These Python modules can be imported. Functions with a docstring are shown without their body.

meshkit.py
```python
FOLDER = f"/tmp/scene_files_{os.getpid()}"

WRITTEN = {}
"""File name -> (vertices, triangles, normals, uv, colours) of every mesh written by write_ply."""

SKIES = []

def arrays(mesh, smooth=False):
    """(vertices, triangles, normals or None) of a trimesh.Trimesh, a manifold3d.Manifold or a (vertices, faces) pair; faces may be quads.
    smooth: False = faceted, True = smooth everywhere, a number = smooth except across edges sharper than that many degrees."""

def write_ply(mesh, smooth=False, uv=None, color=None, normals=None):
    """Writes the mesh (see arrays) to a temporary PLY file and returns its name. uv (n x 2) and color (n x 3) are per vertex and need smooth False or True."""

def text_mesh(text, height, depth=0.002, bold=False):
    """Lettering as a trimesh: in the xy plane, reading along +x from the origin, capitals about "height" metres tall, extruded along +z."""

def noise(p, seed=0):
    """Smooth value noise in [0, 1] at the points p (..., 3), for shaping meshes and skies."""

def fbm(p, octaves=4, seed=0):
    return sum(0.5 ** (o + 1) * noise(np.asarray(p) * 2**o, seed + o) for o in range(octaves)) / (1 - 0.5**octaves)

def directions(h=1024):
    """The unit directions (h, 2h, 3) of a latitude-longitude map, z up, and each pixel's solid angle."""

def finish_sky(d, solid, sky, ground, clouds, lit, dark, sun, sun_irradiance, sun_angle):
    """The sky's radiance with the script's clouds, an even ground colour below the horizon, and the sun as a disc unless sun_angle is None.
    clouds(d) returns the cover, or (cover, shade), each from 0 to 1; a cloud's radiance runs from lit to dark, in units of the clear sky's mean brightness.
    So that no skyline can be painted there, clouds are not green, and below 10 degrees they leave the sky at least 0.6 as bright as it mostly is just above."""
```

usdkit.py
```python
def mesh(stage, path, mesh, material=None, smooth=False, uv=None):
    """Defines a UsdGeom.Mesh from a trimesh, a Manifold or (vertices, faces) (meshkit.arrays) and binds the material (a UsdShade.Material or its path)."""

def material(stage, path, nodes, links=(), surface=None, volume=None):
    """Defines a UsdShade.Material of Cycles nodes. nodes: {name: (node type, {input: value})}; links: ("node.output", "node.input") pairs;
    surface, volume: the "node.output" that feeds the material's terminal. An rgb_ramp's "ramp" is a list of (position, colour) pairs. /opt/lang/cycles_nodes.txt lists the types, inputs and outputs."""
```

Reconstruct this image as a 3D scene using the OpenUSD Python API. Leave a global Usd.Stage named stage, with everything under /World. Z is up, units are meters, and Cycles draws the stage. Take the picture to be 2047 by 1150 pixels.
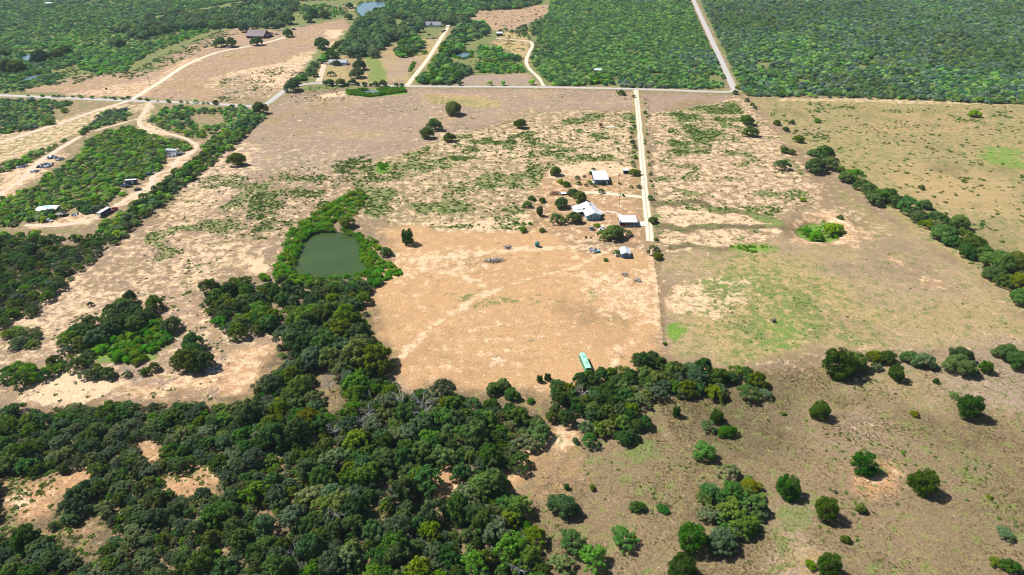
import math, random
import numpy as np
import trimesh
import usdkit, meshkit
from pxr import Usd, UsdGeom, UsdLux, UsdShade, Sdf, Gf, Vt

# ------------------------------------------------------------------ stage, camera, sky, sun
stage = Usd.Stage.CreateInMemory()
UsdGeom.SetStageUpAxis(stage, 'Z')
UsdGeom.SetStageMetersPerUnit(stage, 1.0)
UsdGeom.Xform.Define(stage, '/World')
UsdGeom.Scope.Define(stage, '/World/Looks')

CAM_H, PITCH, FPX = 165.0, math.radians(30.5), 1365.0     # drone height, tilt below level, focal length in photo pixels
cam = UsdGeom.Camera.Define(stage, '/World/camera')
cam.CreateHorizontalApertureAttr(36.0)
cam.CreateFocalLengthAttr(36.0 * FPX / 2047.0)
cam.CreateClippingRangeAttr((1.0, 30000.0))
cam.AddTranslateOp().Set((0, 0, CAM_H))
cam.AddRotateXOp().Set(90 - math.degrees(PITCH))
cam.CreateExposureAttr(0.8)

SUN_EL, SUN_DIR = math.radians(51), (-0.925, 0.38)        # shadows fall to the right and slightly towards the camera
n_ = math.hypot(*SUN_DIR)
sv = Gf.Vec3d(SUN_DIR[0] / n_ * math.cos(SUN_EL), SUN_DIR[1] / n_ * math.cos(SUN_EL), math.sin(SUN_EL))
sun = UsdLux.DistantLight.Define(stage, '/World/sun')
sun.CreateIntensityAttr(1.25)
sun.CreateAngleAttr(0.53)
sun.CreateColorAttr((1.0, 0.955, 0.89))
sun.CreateNormalizeAttr(True)
sun.AddOrientOp().Set(Gf.Quatf(Gf.Rotation(Gf.Vec3d(0, 0, 1), sv).GetQuat()))
dome = UsdLux.DomeLight.Define(stage, '/World/sky')
sky_mat = usdkit.material(stage, '/World/Looks/sky', {
    's': ('sky_texture', {'sky_type': 'single_scattering', 'sun_disc': False, 'sun_elevation': SUN_EL, 'sun_rotation': math.atan2(sv[0], sv[1])}),
    'b': ('background_shader', {'strength': 0.05})}, [('s.color', 'b.color')], surface='b.background')
UsdShade.MaterialBindingAPI.Apply(dome.GetPrim()).Bind(sky_mat)

# ------------------------------------------------------------------ helpers
SP, CP = math.sin(PITCH), math.cos(PITCH)


def P(x, y, z=0.0):
    """The point at height z that the photograph shows at pixel (x, y)."""
    u, v = (x - 1023.5) / FPX, (y - 575.0) / FPX
    zc = (CAM_H - z) / (SP + v * CP)
    return np.array([u * zc, zc * (CP - v * SP), z])


def depth_of(y, z=0.0):
    return (CAM_H - z) / (SP + (y - 575.0) / FPX * CP)


def PP(pts, z=0.0):
    return np.array([P(x, y, z)[:2] for x, y in pts])


def sstep(a, b, x):
    t = np.clip((x - a) / (b - a), 0, 1)
    return t * t * (3 - 2 * t)


def seg_dist(p, a, b):
    ab, ap = b - a, p - a
    t = np.clip((ap @ ab) / max(ab @ ab, 1e-9), 0, 1)
    return np.hypot(ap[:, 0] - t * ab[0], ap[:, 1] - t * ab[1])


def sdist(p, poly):
    """Signed distance to a polygon, positive inside."""
    d, ins = np.full(len(p), 1e9), np.zeros(len(p), bool)
    for a, b in zip(poly, np.roll(poly, -1, 0)):
        d = np.minimum(d, seg_dist(p, a, b))
        if a[1] != b[1]:
            hit = (a[1] > p[:, 1]) != (b[1] > p[:, 1])
            ins ^= hit & (p[:, 0] < (b[0] - a[0]) * (p[:, 1] - a[1]) / (b[1] - a[1]) + a[0])
    return np.where(ins, d, -d)


def line_dist(p, line):
    d = np.full(len(p), 1e9)
    for a, b in zip(line[:-1], line[1:]):
        d = np.minimum(d, seg_dist(p, a, b))
    return d


names = {}


def numbered(parent, name):
    k = names.get((parent, name), 0)
    names[(parent, name)] = k + 1
    return f'{parent}/{name}' + (f'_{k:03d}' if k else '')


def tag(prim, label=None, cat=None, group=None, kind=None):
    for k, v in (('label', label), ('category', cat), ('group', group), ('kind', kind)):
        if v:
            prim.SetCustomDataByKey(k, v)
    return prim


def thing(name, label, cat, loc=(0, 0, 0), rotz=0.0, group=None):
    x = UsdGeom.Xform.Define(stage, numbered('/World', name))
    x.AddTranslateOp().Set(Gf.Vec3d(*map(float, loc)))
    x.AddRotateZOp().Set(math.degrees(rotz))
    return tag(x.GetPrim(), label, cat, group)


def part(parent, name, mesh, mat, smooth=False, label=None):
    path = numbered(str(parent.GetPath()) if parent is not None else '/World', name)
    m = usdkit.mesh(stage, path, mesh, mat, smooth)
    return tag(m.GetPrim(), label)


def box(x0, x1, y0, y1, z0, z1):
    m = trimesh.creation.box([x1 - x0, y1 - y0, z1 - z0])
    m.apply_translation([(x0 + x1) / 2, (y0 + y1) / 2, (z0 + z1) / 2])
    return m


def cyl(a, b, r, n=10, r2=None):
    a, b = np.asarray(a, float), np.asarray(b, float)
    r2 = r if r2 is None else r2
    d = (b - a) / np.linalg.norm(b - a)
    s = np.cross(d, [0, 0, 1] if abs(d[2]) < 0.9 else [1, 0, 0])
    s /= np.linalg.norm(s)
    t = np.cross(d, s)
    ang = np.arange(n) * 2 * np.pi / n
    c = np.cos(ang)[:, None] * s + np.sin(ang)[:, None] * t
    v = np.vstack([a + r * c, b + r2 * c, a, b])
    i, j = np.arange(n), (np.arange(n) + 1) % n
    f = np.vstack([np.c_[i, i + n, j], np.c_[j, i + n, j + n], np.c_[i, j, np.full(n, 2 * n)], np.c_[j + n, i + n, np.full(n, 2 * n + 1)]])
    m = trimesh.Trimesh(v, f, process=False)
    m.fix_normals()
    return m


def prism(profile, x0, x1):
    """A (y, z) outline swept along x."""
    from shapely.geometry import Polygon
    m = trimesh.creation.extrude_polygon(Polygon(profile), x1 - x0, engine='earcut')
    v = m.vertices.copy()
    m.vertices = np.c_[v[:, 2] + x0, v[:, 0], v[:, 1]]
    m.fix_normals()
    return m


cat_ = trimesh.util.concatenate

# ------------------------------------------------------------------ materials
LOOK = '/World/Looks/'


def plain(name, col, rough=0.6, metal=0.0, var=0.25, scale=2.0, spec=0.3):
    """A painted or raw surface with mottled wear."""
    return usdkit.material(stage, LOOK + name, {
        'tc': ('texture_coordinate', {}),
        'n': ('noise_texture', {'scale': scale, 'detail': 5.0, 'roughness': 0.65}),
        'r': ('rgb_ramp', {'ramp': [(0.25, tuple(c * (1 - var) for c in col)), (0.55, col), (0.8, tuple(min(1, c * (1 + 0.5 * var)) for c in col))]}),
        'p': ('principled_bsdf', {'roughness': rough, 'metallic': metal, 'specular_ior_level': spec})},
        [('tc.object', 'n.vector'), ('n.fac', 'r.fac'), ('r.color', 'p.base_color')], surface='p.BSDF')


def metal_roof(name, col, rough=0.35, ribs=3.0):
    return usdkit.material(stage, LOOK + name, {
        'tc': ('texture_coordinate', {}),
        'w': ('wave_texture', {'scale': ribs, 'bands_direction': 'x', 'profile': 'sine'}),
        'n': ('noise_texture', {'scale': 0.8, 'detail': 6.0, 'roughness': 0.7}),
        'r': ('rgb_ramp', {'ramp': [(0.3, tuple(c * 0.8 for c in col)), (0.6, col)]}),
        'b': ('bump', {'strength': 0.35, 'distance': 0.03}),
        'p': ('principled_bsdf', {'roughness': rough, 'specular_ior_level': 0.4})},
        [('tc.object', 'w.vector'), ('tc.object', 'n.vector'), ('n.fac', 'r.fac'), ('r.color', 'p.base_color'), ('w.fac', 'b.height'), ('b.normal', 'p.normal')], surface='p.BSDF')


def foliage(name, dark, mid, light, rough=0.65, transl=0.22, huevar=0.05, valvar=0.55):
    """Leaves: tone from a per-leaf primvar, each tree shifted a little in hue and value."""
    return usdkit.material(stage, LOOK + name, {
        'a': ('attribute', {'attribute': 'tone'}),
        'oi': ('object_info', {}),
        'r': ('rgb_ramp', {'ramp': [(0.0, dark), (0.5, mid), (1.0, light)]}),
        'hm': ('map_range', {'from_min': 0.0, 'from_max': 1.0, 'to_min': 0.5 - huevar, 'to_max': 0.5 + 0.5 * huevar}),
        'm7': ('math', {'math_type': 'multiply', 'value2': 7.31}),
        'fr': ('math', {'math_type': 'fraction'}),
        'vm': ('map_range', {'from_min': 0.0, 'from_max': 1.0, 'to_min': 1 - 0.62 * valvar, 'to_max': 1 + 0.62 * valvar}),
        'sm': ('map_range', {'from_min': 0.0, 'from_max': 1.0, 'to_min': 1.38, 'to_max': 1.04}),
        'm3': ('math', {'math_type': 'multiply', 'value2': 3.77}),
        'f3': ('math', {'math_type': 'fraction'}),
        'h': ('hsv', {}),
        'p': ('principled_bsdf', {'roughness': rough, 'specular_ior_level': 0.12}),
        't': ('translucent_bsdf', {}),
        'x': ('mix_closure', {'fac': transl})},
        [('a.fac', 'r.fac'), ('oi.random', 'hm.value'), ('hm.result', 'h.hue'), ('oi.random', 'm7.value1'), ('m7.value', 'fr.value1'), ('fr.value', 'vm.value'), ('vm.result', 'h.value'),
         ('oi.random', 'm3.value1'), ('m3.value', 'f3.value1'), ('f3.value', 'sm.value'), ('sm.result', 'h.saturation'),
         ('r.color', 'h.color'), ('h.color', 'p.base_color'), ('h.color', 't.color'), ('p.BSDF', 'x.closure1'), ('t.BSDF', 'x.closure2')], surface='x.closure')


M = {}
OAK = ((0.038, 0.067, 0.021), (0.089, 0.15, 0.047), (0.155, 0.24, 0.077))
CEDAR = ((0.014, 0.042, 0.006), (0.031, 0.09, 0.011), (0.062, 0.155, 0.02))
MESQ = ((0.048, 0.092, 0.026), (0.105, 0.195, 0.055), (0.17, 0.285, 0.085))
GREY = ((0.062, 0.095, 0.052), (0.13, 0.19, 0.1), (0.2, 0.28, 0.155))
SHRUB = ((0.05, 0.115, 0.022), (0.105, 0.23, 0.045), (0.175, 0.35, 0.075))
M['yellow'] = foliage('leaf_yellow', (0.065, 0.098, 0.022), (0.13, 0.185, 0.042), (0.21, 0.275, 0.07), valvar=0.3)
M['lush'] = foliage('leaf_lush', (0.055, 0.15, 0.016), (0.115, 0.29, 0.03), (0.19, 0.42, 0.05), valvar=0.4)
M['tuft'] = foliage('leaf_tuft', (0.075, 0.062, 0.03), (0.13, 0.108, 0.052), (0.25, 0.2, 0.115), valvar=0.6, huevar=0.04)
M['scrub'] = foliage('leaf_scrub', (0.05, 0.09, 0.026), (0.095, 0.165, 0.045), (0.145, 0.23, 0.07), valvar=0.5)
def shades(kind, base, gains):
    """A few leaf colours per kind of tree: other individuals, other stages of the dry season."""
    for k, (g_, tint) in enumerate(gains):
        M[f'{kind}{k}'] = foliage(f'leaf_{kind}_{k}', *[tuple(c * g_ * t for c, t in zip(col, tint)) for col in base], valvar=0.4, huevar=0.04)


def gain(base, g_):
    return [tuple(c * g_ for c in col) for col in base]


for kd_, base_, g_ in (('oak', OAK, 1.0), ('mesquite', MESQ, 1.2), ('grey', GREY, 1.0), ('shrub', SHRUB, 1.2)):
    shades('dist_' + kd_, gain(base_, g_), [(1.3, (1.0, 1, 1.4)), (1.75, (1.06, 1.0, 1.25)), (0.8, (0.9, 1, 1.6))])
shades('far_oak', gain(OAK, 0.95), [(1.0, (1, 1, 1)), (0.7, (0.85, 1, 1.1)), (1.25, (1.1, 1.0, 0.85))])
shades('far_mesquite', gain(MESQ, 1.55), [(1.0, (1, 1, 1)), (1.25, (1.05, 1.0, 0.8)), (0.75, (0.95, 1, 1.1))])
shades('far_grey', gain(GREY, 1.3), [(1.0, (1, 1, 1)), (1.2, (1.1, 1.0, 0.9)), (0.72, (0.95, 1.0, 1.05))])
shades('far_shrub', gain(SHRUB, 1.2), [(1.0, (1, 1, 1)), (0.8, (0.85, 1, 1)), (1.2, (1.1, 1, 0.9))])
shades('oak', OAK, [(1.0, (1, 1, 1)), (0.78, (0.9, 1, 1.05)), (1.3, (1.12, 1.0, 0.8)), (1.15, (0.95, 1, 1.25))])
shades('cedar', CEDAR, [(1.0, (1, 1, 1)), (1.15, (1.1, 1, 0.9)), (0.85, (0.9, 1, 1.3))])
shades('mesquite', MESQ, [(1.0, (1, 1, 1)), (1.2, (1.08, 1.0, 0.8)), (0.8, (0.95, 1, 1.1))])
shades('pale', gain(MESQ, 1.12), [(1.0, (1.0, 1, 1.15)), (1.12, (1.05, 1.0, 1.2)), (0.88, (1.0, 1, 1.3))])
shades('grey', GREY, [(1.0, (1, 1, 1)), (1.15, (1.15, 1.0, 0.9)), (0.75, (0.95, 1.0, 1.05))])
shades('shrub', SHRUB, [(1.0, (1, 1, 1)), (0.75, (0.85, 1, 1)), (1.15, (1.15, 1, 0.9))])
M['bark'] = plain('bark', (0.11, 0.085, 0.065), 0.9, scale=8)
M['deadwood'] = plain('deadwood', (0.42, 0.40, 0.40), 0.9, var=0.4, scale=6)
M['pole'] = plain('pole_wood', (0.13, 0.09, 0.06), 0.9)
M['white_roof'] = metal_roof('white_roof', (0.53, 0.54, 0.57))
M['pale_roof'] = metal_roof('pale_roof', (0.50, 0.58, 0.66))
M['red_roof'] = metal_roof('red_roof', (0.055, 0.02, 0.03), 0.55, 1.5)
M['grey_roof'] = plain('grey_roof', (0.2, 0.2, 0.23), 0.8)
M['blue_roof'] = plain('blue_roof', (0.3, 0.33, 0.4), 0.7)
M['teal_wall'] = plain('teal_wall', (0.12, 0.30, 0.36), 0.7, var=0.15)
M['steel_wall'] = plain('steel_wall', (0.05, 0.08, 0.12), 0.6, var=0.15)
M['white_wall'] = plain('white_wall', (0.7, 0.7, 0.68), 0.6, var=0.15)
M['blue_wall'] = plain('blue_wall', (0.10, 0.17, 0.27), 0.7, var=0.15)
M['barn_wall'] = plain('barn_wall', (0.25, 0.06, 0.045), 0.8)
M['wood_wall'] = plain('wood_wall', (0.22, 0.15, 0.1), 0.85)
M['dark'] = plain('dark_opening', (0.03, 0.03, 0.035), 0.7)
M['concrete'] = plain('concrete', (0.5, 0.46, 0.4), 0.85, var=0.15)
M['window'] = usdkit.material(stage, LOOK + 'window_glass', {'p': ('principled_bsdf', {'base_color': (0.03, 0.04, 0.05), 'roughness': 0.08})}, [], surface='p.BSDF')
M['trim'] = plain('white_trim', (0.75, 0.75, 0.74), 0.5, var=0.1)
M['bus_green'] = plain('bus_green', (0.05, 0.34, 0.16), 0.4, var=0.15, scale=1)
M['bus_roof'] = plain('bus_roof', (0.27, 0.53, 0.4), 0.5, var=0.3, scale=1.2)
M['bus_dark'] = plain('bus_dark_green', (0.02, 0.16, 0.07), 0.45)
M['rubber'] = plain('rubber', (0.025, 0.025, 0.025), 0.8)
M['tank'] = plain('tank_teal', (0.015, 0.16, 0.15), 0.4, var=0.15)
M['rust'] = plain('rust', (0.2, 0.07, 0.035), 0.85, var=0.4)
M['tarp_white'] = plain('tarp_white', (0.72, 0.75, 0.75), 0.6, var=0.15)
M['tarp_blue'] = plain('tarp_blue', (0.12, 0.42, 0.6), 0.5, var=0.2)
M['scrap'] = plain('scrap', (0.32, 0.32, 0.35), 0.5, var=0.6, scale=1.5)
M['brush_pile'] = plain('dead_brush', (0.15, 0.125, 0.095), 0.9, var=0.5)
for c, v in dict(white=(0.75, 0.75, 0.75), black=(0.03, 0.03, 0.035), silver=(0.45, 0.46, 0.48), red=(0.32, 0.05, 0.04), blue=(0.06, 0.14, 0.32)).items():
    M['car_' + c] = plain('car_paint_' + c, v, 0.25, var=0.08, spec=0.5)


def water(name, col):
    return usdkit.material(stage, LOOK + name, {
        'g': ('geometry', {}), 'n': ('noise_texture', {'scale': 1.6, 'detail': 3.0}), 'n2': ('noise_texture', {'scale': 0.05, 'detail': 3.0}),
        'r': ('rgb_ramp', {'ramp': [(0.3, tuple(c * 0.85 for c in col)), (0.7, tuple(c * 1.12 for c in col))]}),
        'b': ('bump', {'strength': 0.05, 'distance': 0.04}),
        'p': ('principled_bsdf', {'roughness': 0.09, 'ior': 1.33})},
        [('g.position', 'n.vector'), ('g.position', 'n2.vector'), ('n2.fac', 'r.fac'), ('r.color', 'p.base_color'), ('n.fac', 'b.height'), ('b.normal', 'p.normal')], surface='p.BSDF')


M['water'] = water('pond_water', (0.038, 0.066, 0.016))
M['water_far'] = water('far_water', (0.10, 0.17, 0.21))

# ground: dry grass with sand, red soil and green showing through in ragged patches; the coverages come with the mesh
gn = {
    'g': ('geometry', {}),
    'fa': ('attribute', {'attribute': 'fa'}), 'fb': ('attribute', {'attribute': 'fb'}), 'fc': ('attribute', {'attribute': 'fc'}),
    'sa': ('separate_color', {}), 'sb': ('separate_color', {}), 'sc': ('separate_color', {}),
    'nb': ('noise_texture', {'scale': 0.022, 'detail': 5.0, 'roughness': 0.6}),
    'nm': ('noise_texture', {'scale': 0.21, 'detail': 9.0, 'roughness': 0.76}),
    'nv': ('noise_texture', {'scale': 0.26, 'detail': 8.0, 'roughness': 0.74, 'distortion': 0.4}),
    'nf': ('noise_texture', {'scale': 1.35, 'detail': 6.0, 'roughness': 0.75}),
    'off': ('vector_math', {'math_type': 'add', 'vector2': (431.0, 97.0, 12.0)}),
}
gl = [('g.position', f'{n}.vector') for n in ('nb', 'nm', 'nf')] + [('g.position', 'off.vector1'), ('off.vector', 'nv.vector'),
      ('fa.color', 'sa.color'), ('fb.color', 'sb.color'), ('fc.color', 'sc.color')]


def cover(key, chan, noise, k, w):
    """coverage + k * (noise - 0.5), cut softly at one half."""
    gn[key + 'a'] = ('math', {'math_type': 'multiply_add', 'value2': k, 'value3': 0.0})
    gn[key + 'b'] = ('math', {'math_type': 'add'})
    gn[key] = ('map_range', {'range_type': 'smoothstep', 'from_min': 0.5 * k + 0.5 - w, 'from_max': 0.5 * k + 0.5 + w, 'to_min': 0.0, 'to_max': 1.0, 'clamp': True})
    gl.extend([(f'{noise}.fac', key + 'a.value1'), (key + 'a.value', key + 'b.value1'), (chan, key + 'b.value2'), (key + 'b.value', key + '.value')])
    return key + '.result'


last = [None]


def layer(key, fac, colA, colB, noise='nf'):
    gn[key + 'r'] = ('rgb_ramp', {'ramp': [(0.28, colA), (0.72, colB)]})
    gl.append((f'{noise}.fac', key + 'r.fac'))
    if last[0] is None:
        last[0] = key + 'r.color'
        return
    gn[key + 'm'] = ('mix', {'mix_type': 'mix'})
    gl.extend([(fac, key + 'm.fac'), (last[0], key + 'm.color1'), (key + 'r.color', key + 'm.color2')])
    last[0] = key + 'm.color'


# channels: fa = sand, green, mauve; fb = red, yellow, dark; fc = tan, lush, grit
layer('base', None, (0.13, 0.09, 0.052), (0.29, 0.205, 0.125))
layer('mauve', cover('cm', 'sa.b', 'nb', 2.2, 0.6), (0.165, 0.122, 0.096), (0.325, 0.25, 0.20))
layer('tan', cover('ct', 'sc.r', 'nb', 1.8, 0.5), (0.315, 0.198, 0.097), (0.455, 0.298, 0.155))
layer('yel', cover('cy', 'sb.g', 'nb', 2.2, 0.5), (0.225, 0.168, 0.072), (0.415, 0.315, 0.15))
layer('dark', cover('cd', 'sb.b', 'nb', 2.0, 0.5), (0.07, 0.054, 0.03), (0.165, 0.125, 0.07))
layer('red', cover('cr', 'sb.r', 'nv', 2.6, 0.35), (0.30, 0.155, 0.075), (0.48, 0.28, 0.15))
layer('sand', cover('cs', 'sa.r', 'nm', 2.8, 0.2), (0.42, 0.295, 0.18), (0.60, 0.44, 0.285))
layer('green', cover('cg', 'sa.g', 'nv', 2.7, 0.2), (0.075, 0.095, 0.03), (0.20, 0.22, 0.075))
layer('lush', cover('cl', 'sc.g', 'nv', 1.6, 0.3), (0.07, 0.145, 0.02), (0.16, 0.29, 0.04))
gn['sp'] = ('map_range', {'from_min': 0.25, 'from_max': 0.75, 'to_min': 0.72, 'to_max': 1.24})
gn['bb'] = ('map_range', {'from_min': 0.3, 'from_max': 0.7, 'to_min': 0.88, 'to_max': 1.1})
gn['mul'] = ('math', {'math_type': 'multiply'})
gn['fin'] = ('vector_math', {'math_type': 'multiply'})
gn['vecw'] = ('combine_xyz', {})
gn['bump'] = ('bump', {'strength': 0.4, 'distance': 0.45})
gn['p'] = ('principled_bsdf', {'roughness': 0.95, 'specular_ior_level': 0.1})
gl += [('nf.fac', 'sp.value'), ('nm.fac', 'bb.value'), ('sp.result', 'mul.value1'), ('bb.result', 'mul.value2'),
       ('mul.value', 'vecw.x'), ('mul.value', 'vecw.y'), ('mul.value', 'vecw.z'), (last[0], 'fin.vector1'), ('vecw.vector', 'fin.vector2'),
       ('fin.vector', 'p.base_color'), ('nf.fac', 'bump.height'), ('bump.normal', 'p.normal')]
M['ground'] = usdkit.material(stage, LOOK + 'ground', gn, gl, surface='p.BSDF')


def road_mat(name, edge, mid, rut):
    """Colour across the road from the primvar 'across' (0 to 1), broken by noise."""
    return usdkit.material(stage, LOOK + name, {
        'g': ('geometry', {}), 'a': ('attribute', {'attribute': 'across'}),
        'n': ('noise_texture', {'scale': 0.7, 'detail': 6.0, 'roughness': 0.7}),
        'ad': ('math', {'math_type': 'multiply_add', 'value2': 0.24, 'value3': -0.12}), 's': ('math', {'math_type': 'add'}),
        'r': ('rgb_ramp', {'ramp': [(0.0, edge), (0.2, rut), (0.36, rut), (0.5, mid), (0.64, rut), (0.8, rut), (1.0, edge)]}),
        'sp': ('map_range', {'from_min': 0.25, 'from_max': 0.75, 'to_min': 0.8, 'to_max': 1.12}), 'c': ('combine_xyz', {}), 'v': ('vector_math', {'math_type': 'multiply'}),
        'p': ('principled_bsdf', {'roughness': 0.9, 'specular_ior_level': 0.15})},
        [('g.position', 'n.vector'), ('n.fac', 'ad.value1'), ('ad.value', 's.value1'), ('a.fac', 's.value2'), ('s.value', 'r.fac'), ('n.fac', 'sp.value'),
         ('sp.result', 'c.x'), ('sp.result', 'c.y'), ('sp.result', 'c.z'), ('r.color', 'v.vector1'), ('c.vector', 'v.vector2'), ('v.vector', 'p.base_color')], surface='p.BSDF')


M['gravel'] = road_mat('gravel', (0.34, 0.25, 0.16), (0.33, 0.28, 0.17), (0.60, 0.52, 0.41))
M['track'] = road_mat('dirt_track', (0.32, 0.24, 0.17), (0.38, 0.29, 0.2), (0.50, 0.40, 0.30))
M['asphalt'] = road_mat('county_road', (0.27, 0.22, 0.16), (0.33, 0.32, 0.31), (0.37, 0.355, 0.34))

# ------------------------------------------------------------------ terrain
PONDS = {
    'pond': ([(598, 508), (606, 484), (618, 471), (640, 464), (685, 465), (712, 476), (723, 492), (718, 515), (738, 538), (724, 550), (655, 557), (600, 553), (586, 543)], 'water'),
    'far_pond': ([(712, 16), (722, 4), (770, 2), (773, 14), (745, 22), (735, 32), (726, 38), (714, 26)], 'water_far'),
    'hollow_pond': ([(38, 116), (55, 107), (72, 108), (68, 121), (46, 126)], 'water_far'),
    'creek_pond': ([(38, 161), (60, 151), (92, 145), (86, 152), (62, 163), (42, 166)], 'water_far'),
    'brush_pond': ([(908, 107), (922, 103), (942, 106), (940, 114), (925, 118), (910, 114)], 'water_far'),
    'roadside_pond': ([(720, 181), (740, 178), (764, 181), (750, 187), (727, 187)], 'water_far'),
    'edge_pond': ([(1163, -8), (1192, -8), (1192, 3), (1168, 3)], 'water_far'),
}
POND_W = {k: PP(v[0]) for k, v in PONDS.items()}
BASIN = PP([(1572, 462), (1600, 440), (1640, 432), (1672, 440), (1690, 458), (1688, 478), (1660, 488), (1620, 486), (1590, 475)])


def hz(x, y):
    """Gentle relief of the land."""
    x, y = np.asarray(x, float), np.asarray(y, float)
    return 0.35 * np.sin(x / 61 + 0.7) * np.sin(y / 83) + 0.25 * np.sin(x / 143 - y / 97)


def at(x, y, z=0.0):
    p = P(x, y)
    return np.array([p[0], p[1], float(hz(p[0], p[1])) + z])


def spaced(a, b, s0, s1):
    out, x = [a], a
    while x < b:
        x += s0 + (s1 - s0) * (x - a) / (b - a)
        out.append(x)
    return np.array(out)


srng0 = np.random.default_rng(8)
def smooth_line(pts, step):
    """A Catmull-Rom curve through the points, resampled about every step metres."""
    p = np.asarray(pts, float)
    p = np.vstack([2 * p[0] - p[1], p, 2 * p[-1] - p[-2]])
    out = []
    for i in range(1, len(p) - 2):
        n = max(2, int(np.linalg.norm(p[i + 1] - p[i]) / step))
        t = np.linspace(0, 1, n, endpoint=False)[:, None]
        out.append(0.5 * (2 * p[i] + (p[i + 1] - p[i - 1]) * t + (2 * p[i - 1] - 5 * p[i] + 4 * p[i + 1] - p[i + 2]) * t ** 2 + (3 * p[i] - p[i - 1] - 3 * p[i + 1] + p[i + 2]) * t ** 3))
    return np.vstack(out + [p[-2:-1]])


ys = np.concatenate([spaced(95, 420, 1.15, 1.5), spaced(422, 1330, 1.6, 4.0), [1400, 1550, 1900, 2600, 4000, 7000, 12000]])
xr = np.concatenate([spaced(0, 170, 1.3, 1.5), spaced(172, 420, 1.6, 2.6), spaced(424, 1080, 3.0, 5.0), [1150, 1400, 2000, 4000, 9000]])
xs = np.concatenate([-xr[:0:-1], xr])
ys = np.concatenate([[-9000, -3000, -800, -200, 0, 60], ys])
GX, GY = np.meshgrid(xs, ys)
gp = np.c_[GX.ravel(), GY.ravel()]
NG = len(gp)
w1 = meshkit.fbm(np.c_[gp / 14.0, np.zeros(NG)], 3, 5) - 0.5
w2 = meshkit.fbm(np.c_[gp / 55.0, np.zeros(NG)], 3, 9) - 0.5
chan = {k: np.full(NG, v) for k, v in dict(S=0.22, G=0.2, M=0.35, R=0.15, Y=0.1, D=0.35, T=0.1, L=0.0).items()}


def paint(poly, feather=6.0, wob=9.0, line=None, world=False, **vals):
    pts = np.asarray(poly, float) if world else PP(poly)
    pad = feather + wob + (line or 0)
    lo, hi = pts.min(0) - pad, pts.max(0) + pad
    idx = np.nonzero((gp[:, 0] > lo[0]) & (gp[:, 0] < hi[0]) & (gp[:, 1] > lo[1]) & (gp[:, 1] < hi[1]))[0]
    if not len(idx):
        return
    d = (line - line_dist(gp[idx], pts)) if line else sdist(gp[idx], pts)
    m = sstep(-feather, feather, d + wob * (2.2 * w1[idx] + 1.2 * w2[idx]))
    for k, v in vals.items():
        chan[k][idx] += (v - chan[k][idx]) * m


# far land and forest floor, then the fields, then patches in them
paint([(-900, 260), (-900, -80), (2900, -80), (2900, 205), (1480, 190), (800, 170), (300, 200)], S=0.06, G=0.75, M=0.2, D=0.5, R=0.12, Y=0.25)
paint([(0, 190), (250, 205), (520, 205), (500, 240), (330, 400), (130, 470), (0, 480), (-200, 480), (-200, 190)], S=0.25, G=0.42, M=0.3, D=0.3, R=0.3)
paint([(40, 182), (180, 150), (300, 140), (380, 90), (480, 52), (560, 62), (690, 36), (700, 60), (640, 105), (570, 180), (430, 206), (260, 198)], M=0.7, S=0.24, R=0.35, G=0.16, D=0.15)
paint([(430, 155), (560, 125), (640, 92), (690, 75), (650, 110), (600, 140), (560, 175), (480, 180), (420, 175)], S=0.6, R=0.45)
paint([(560, 185), (480, 150), (440, 160), (430, 195), (530, 200)], S=0.35, G=0.3, R=0.3)
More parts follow.
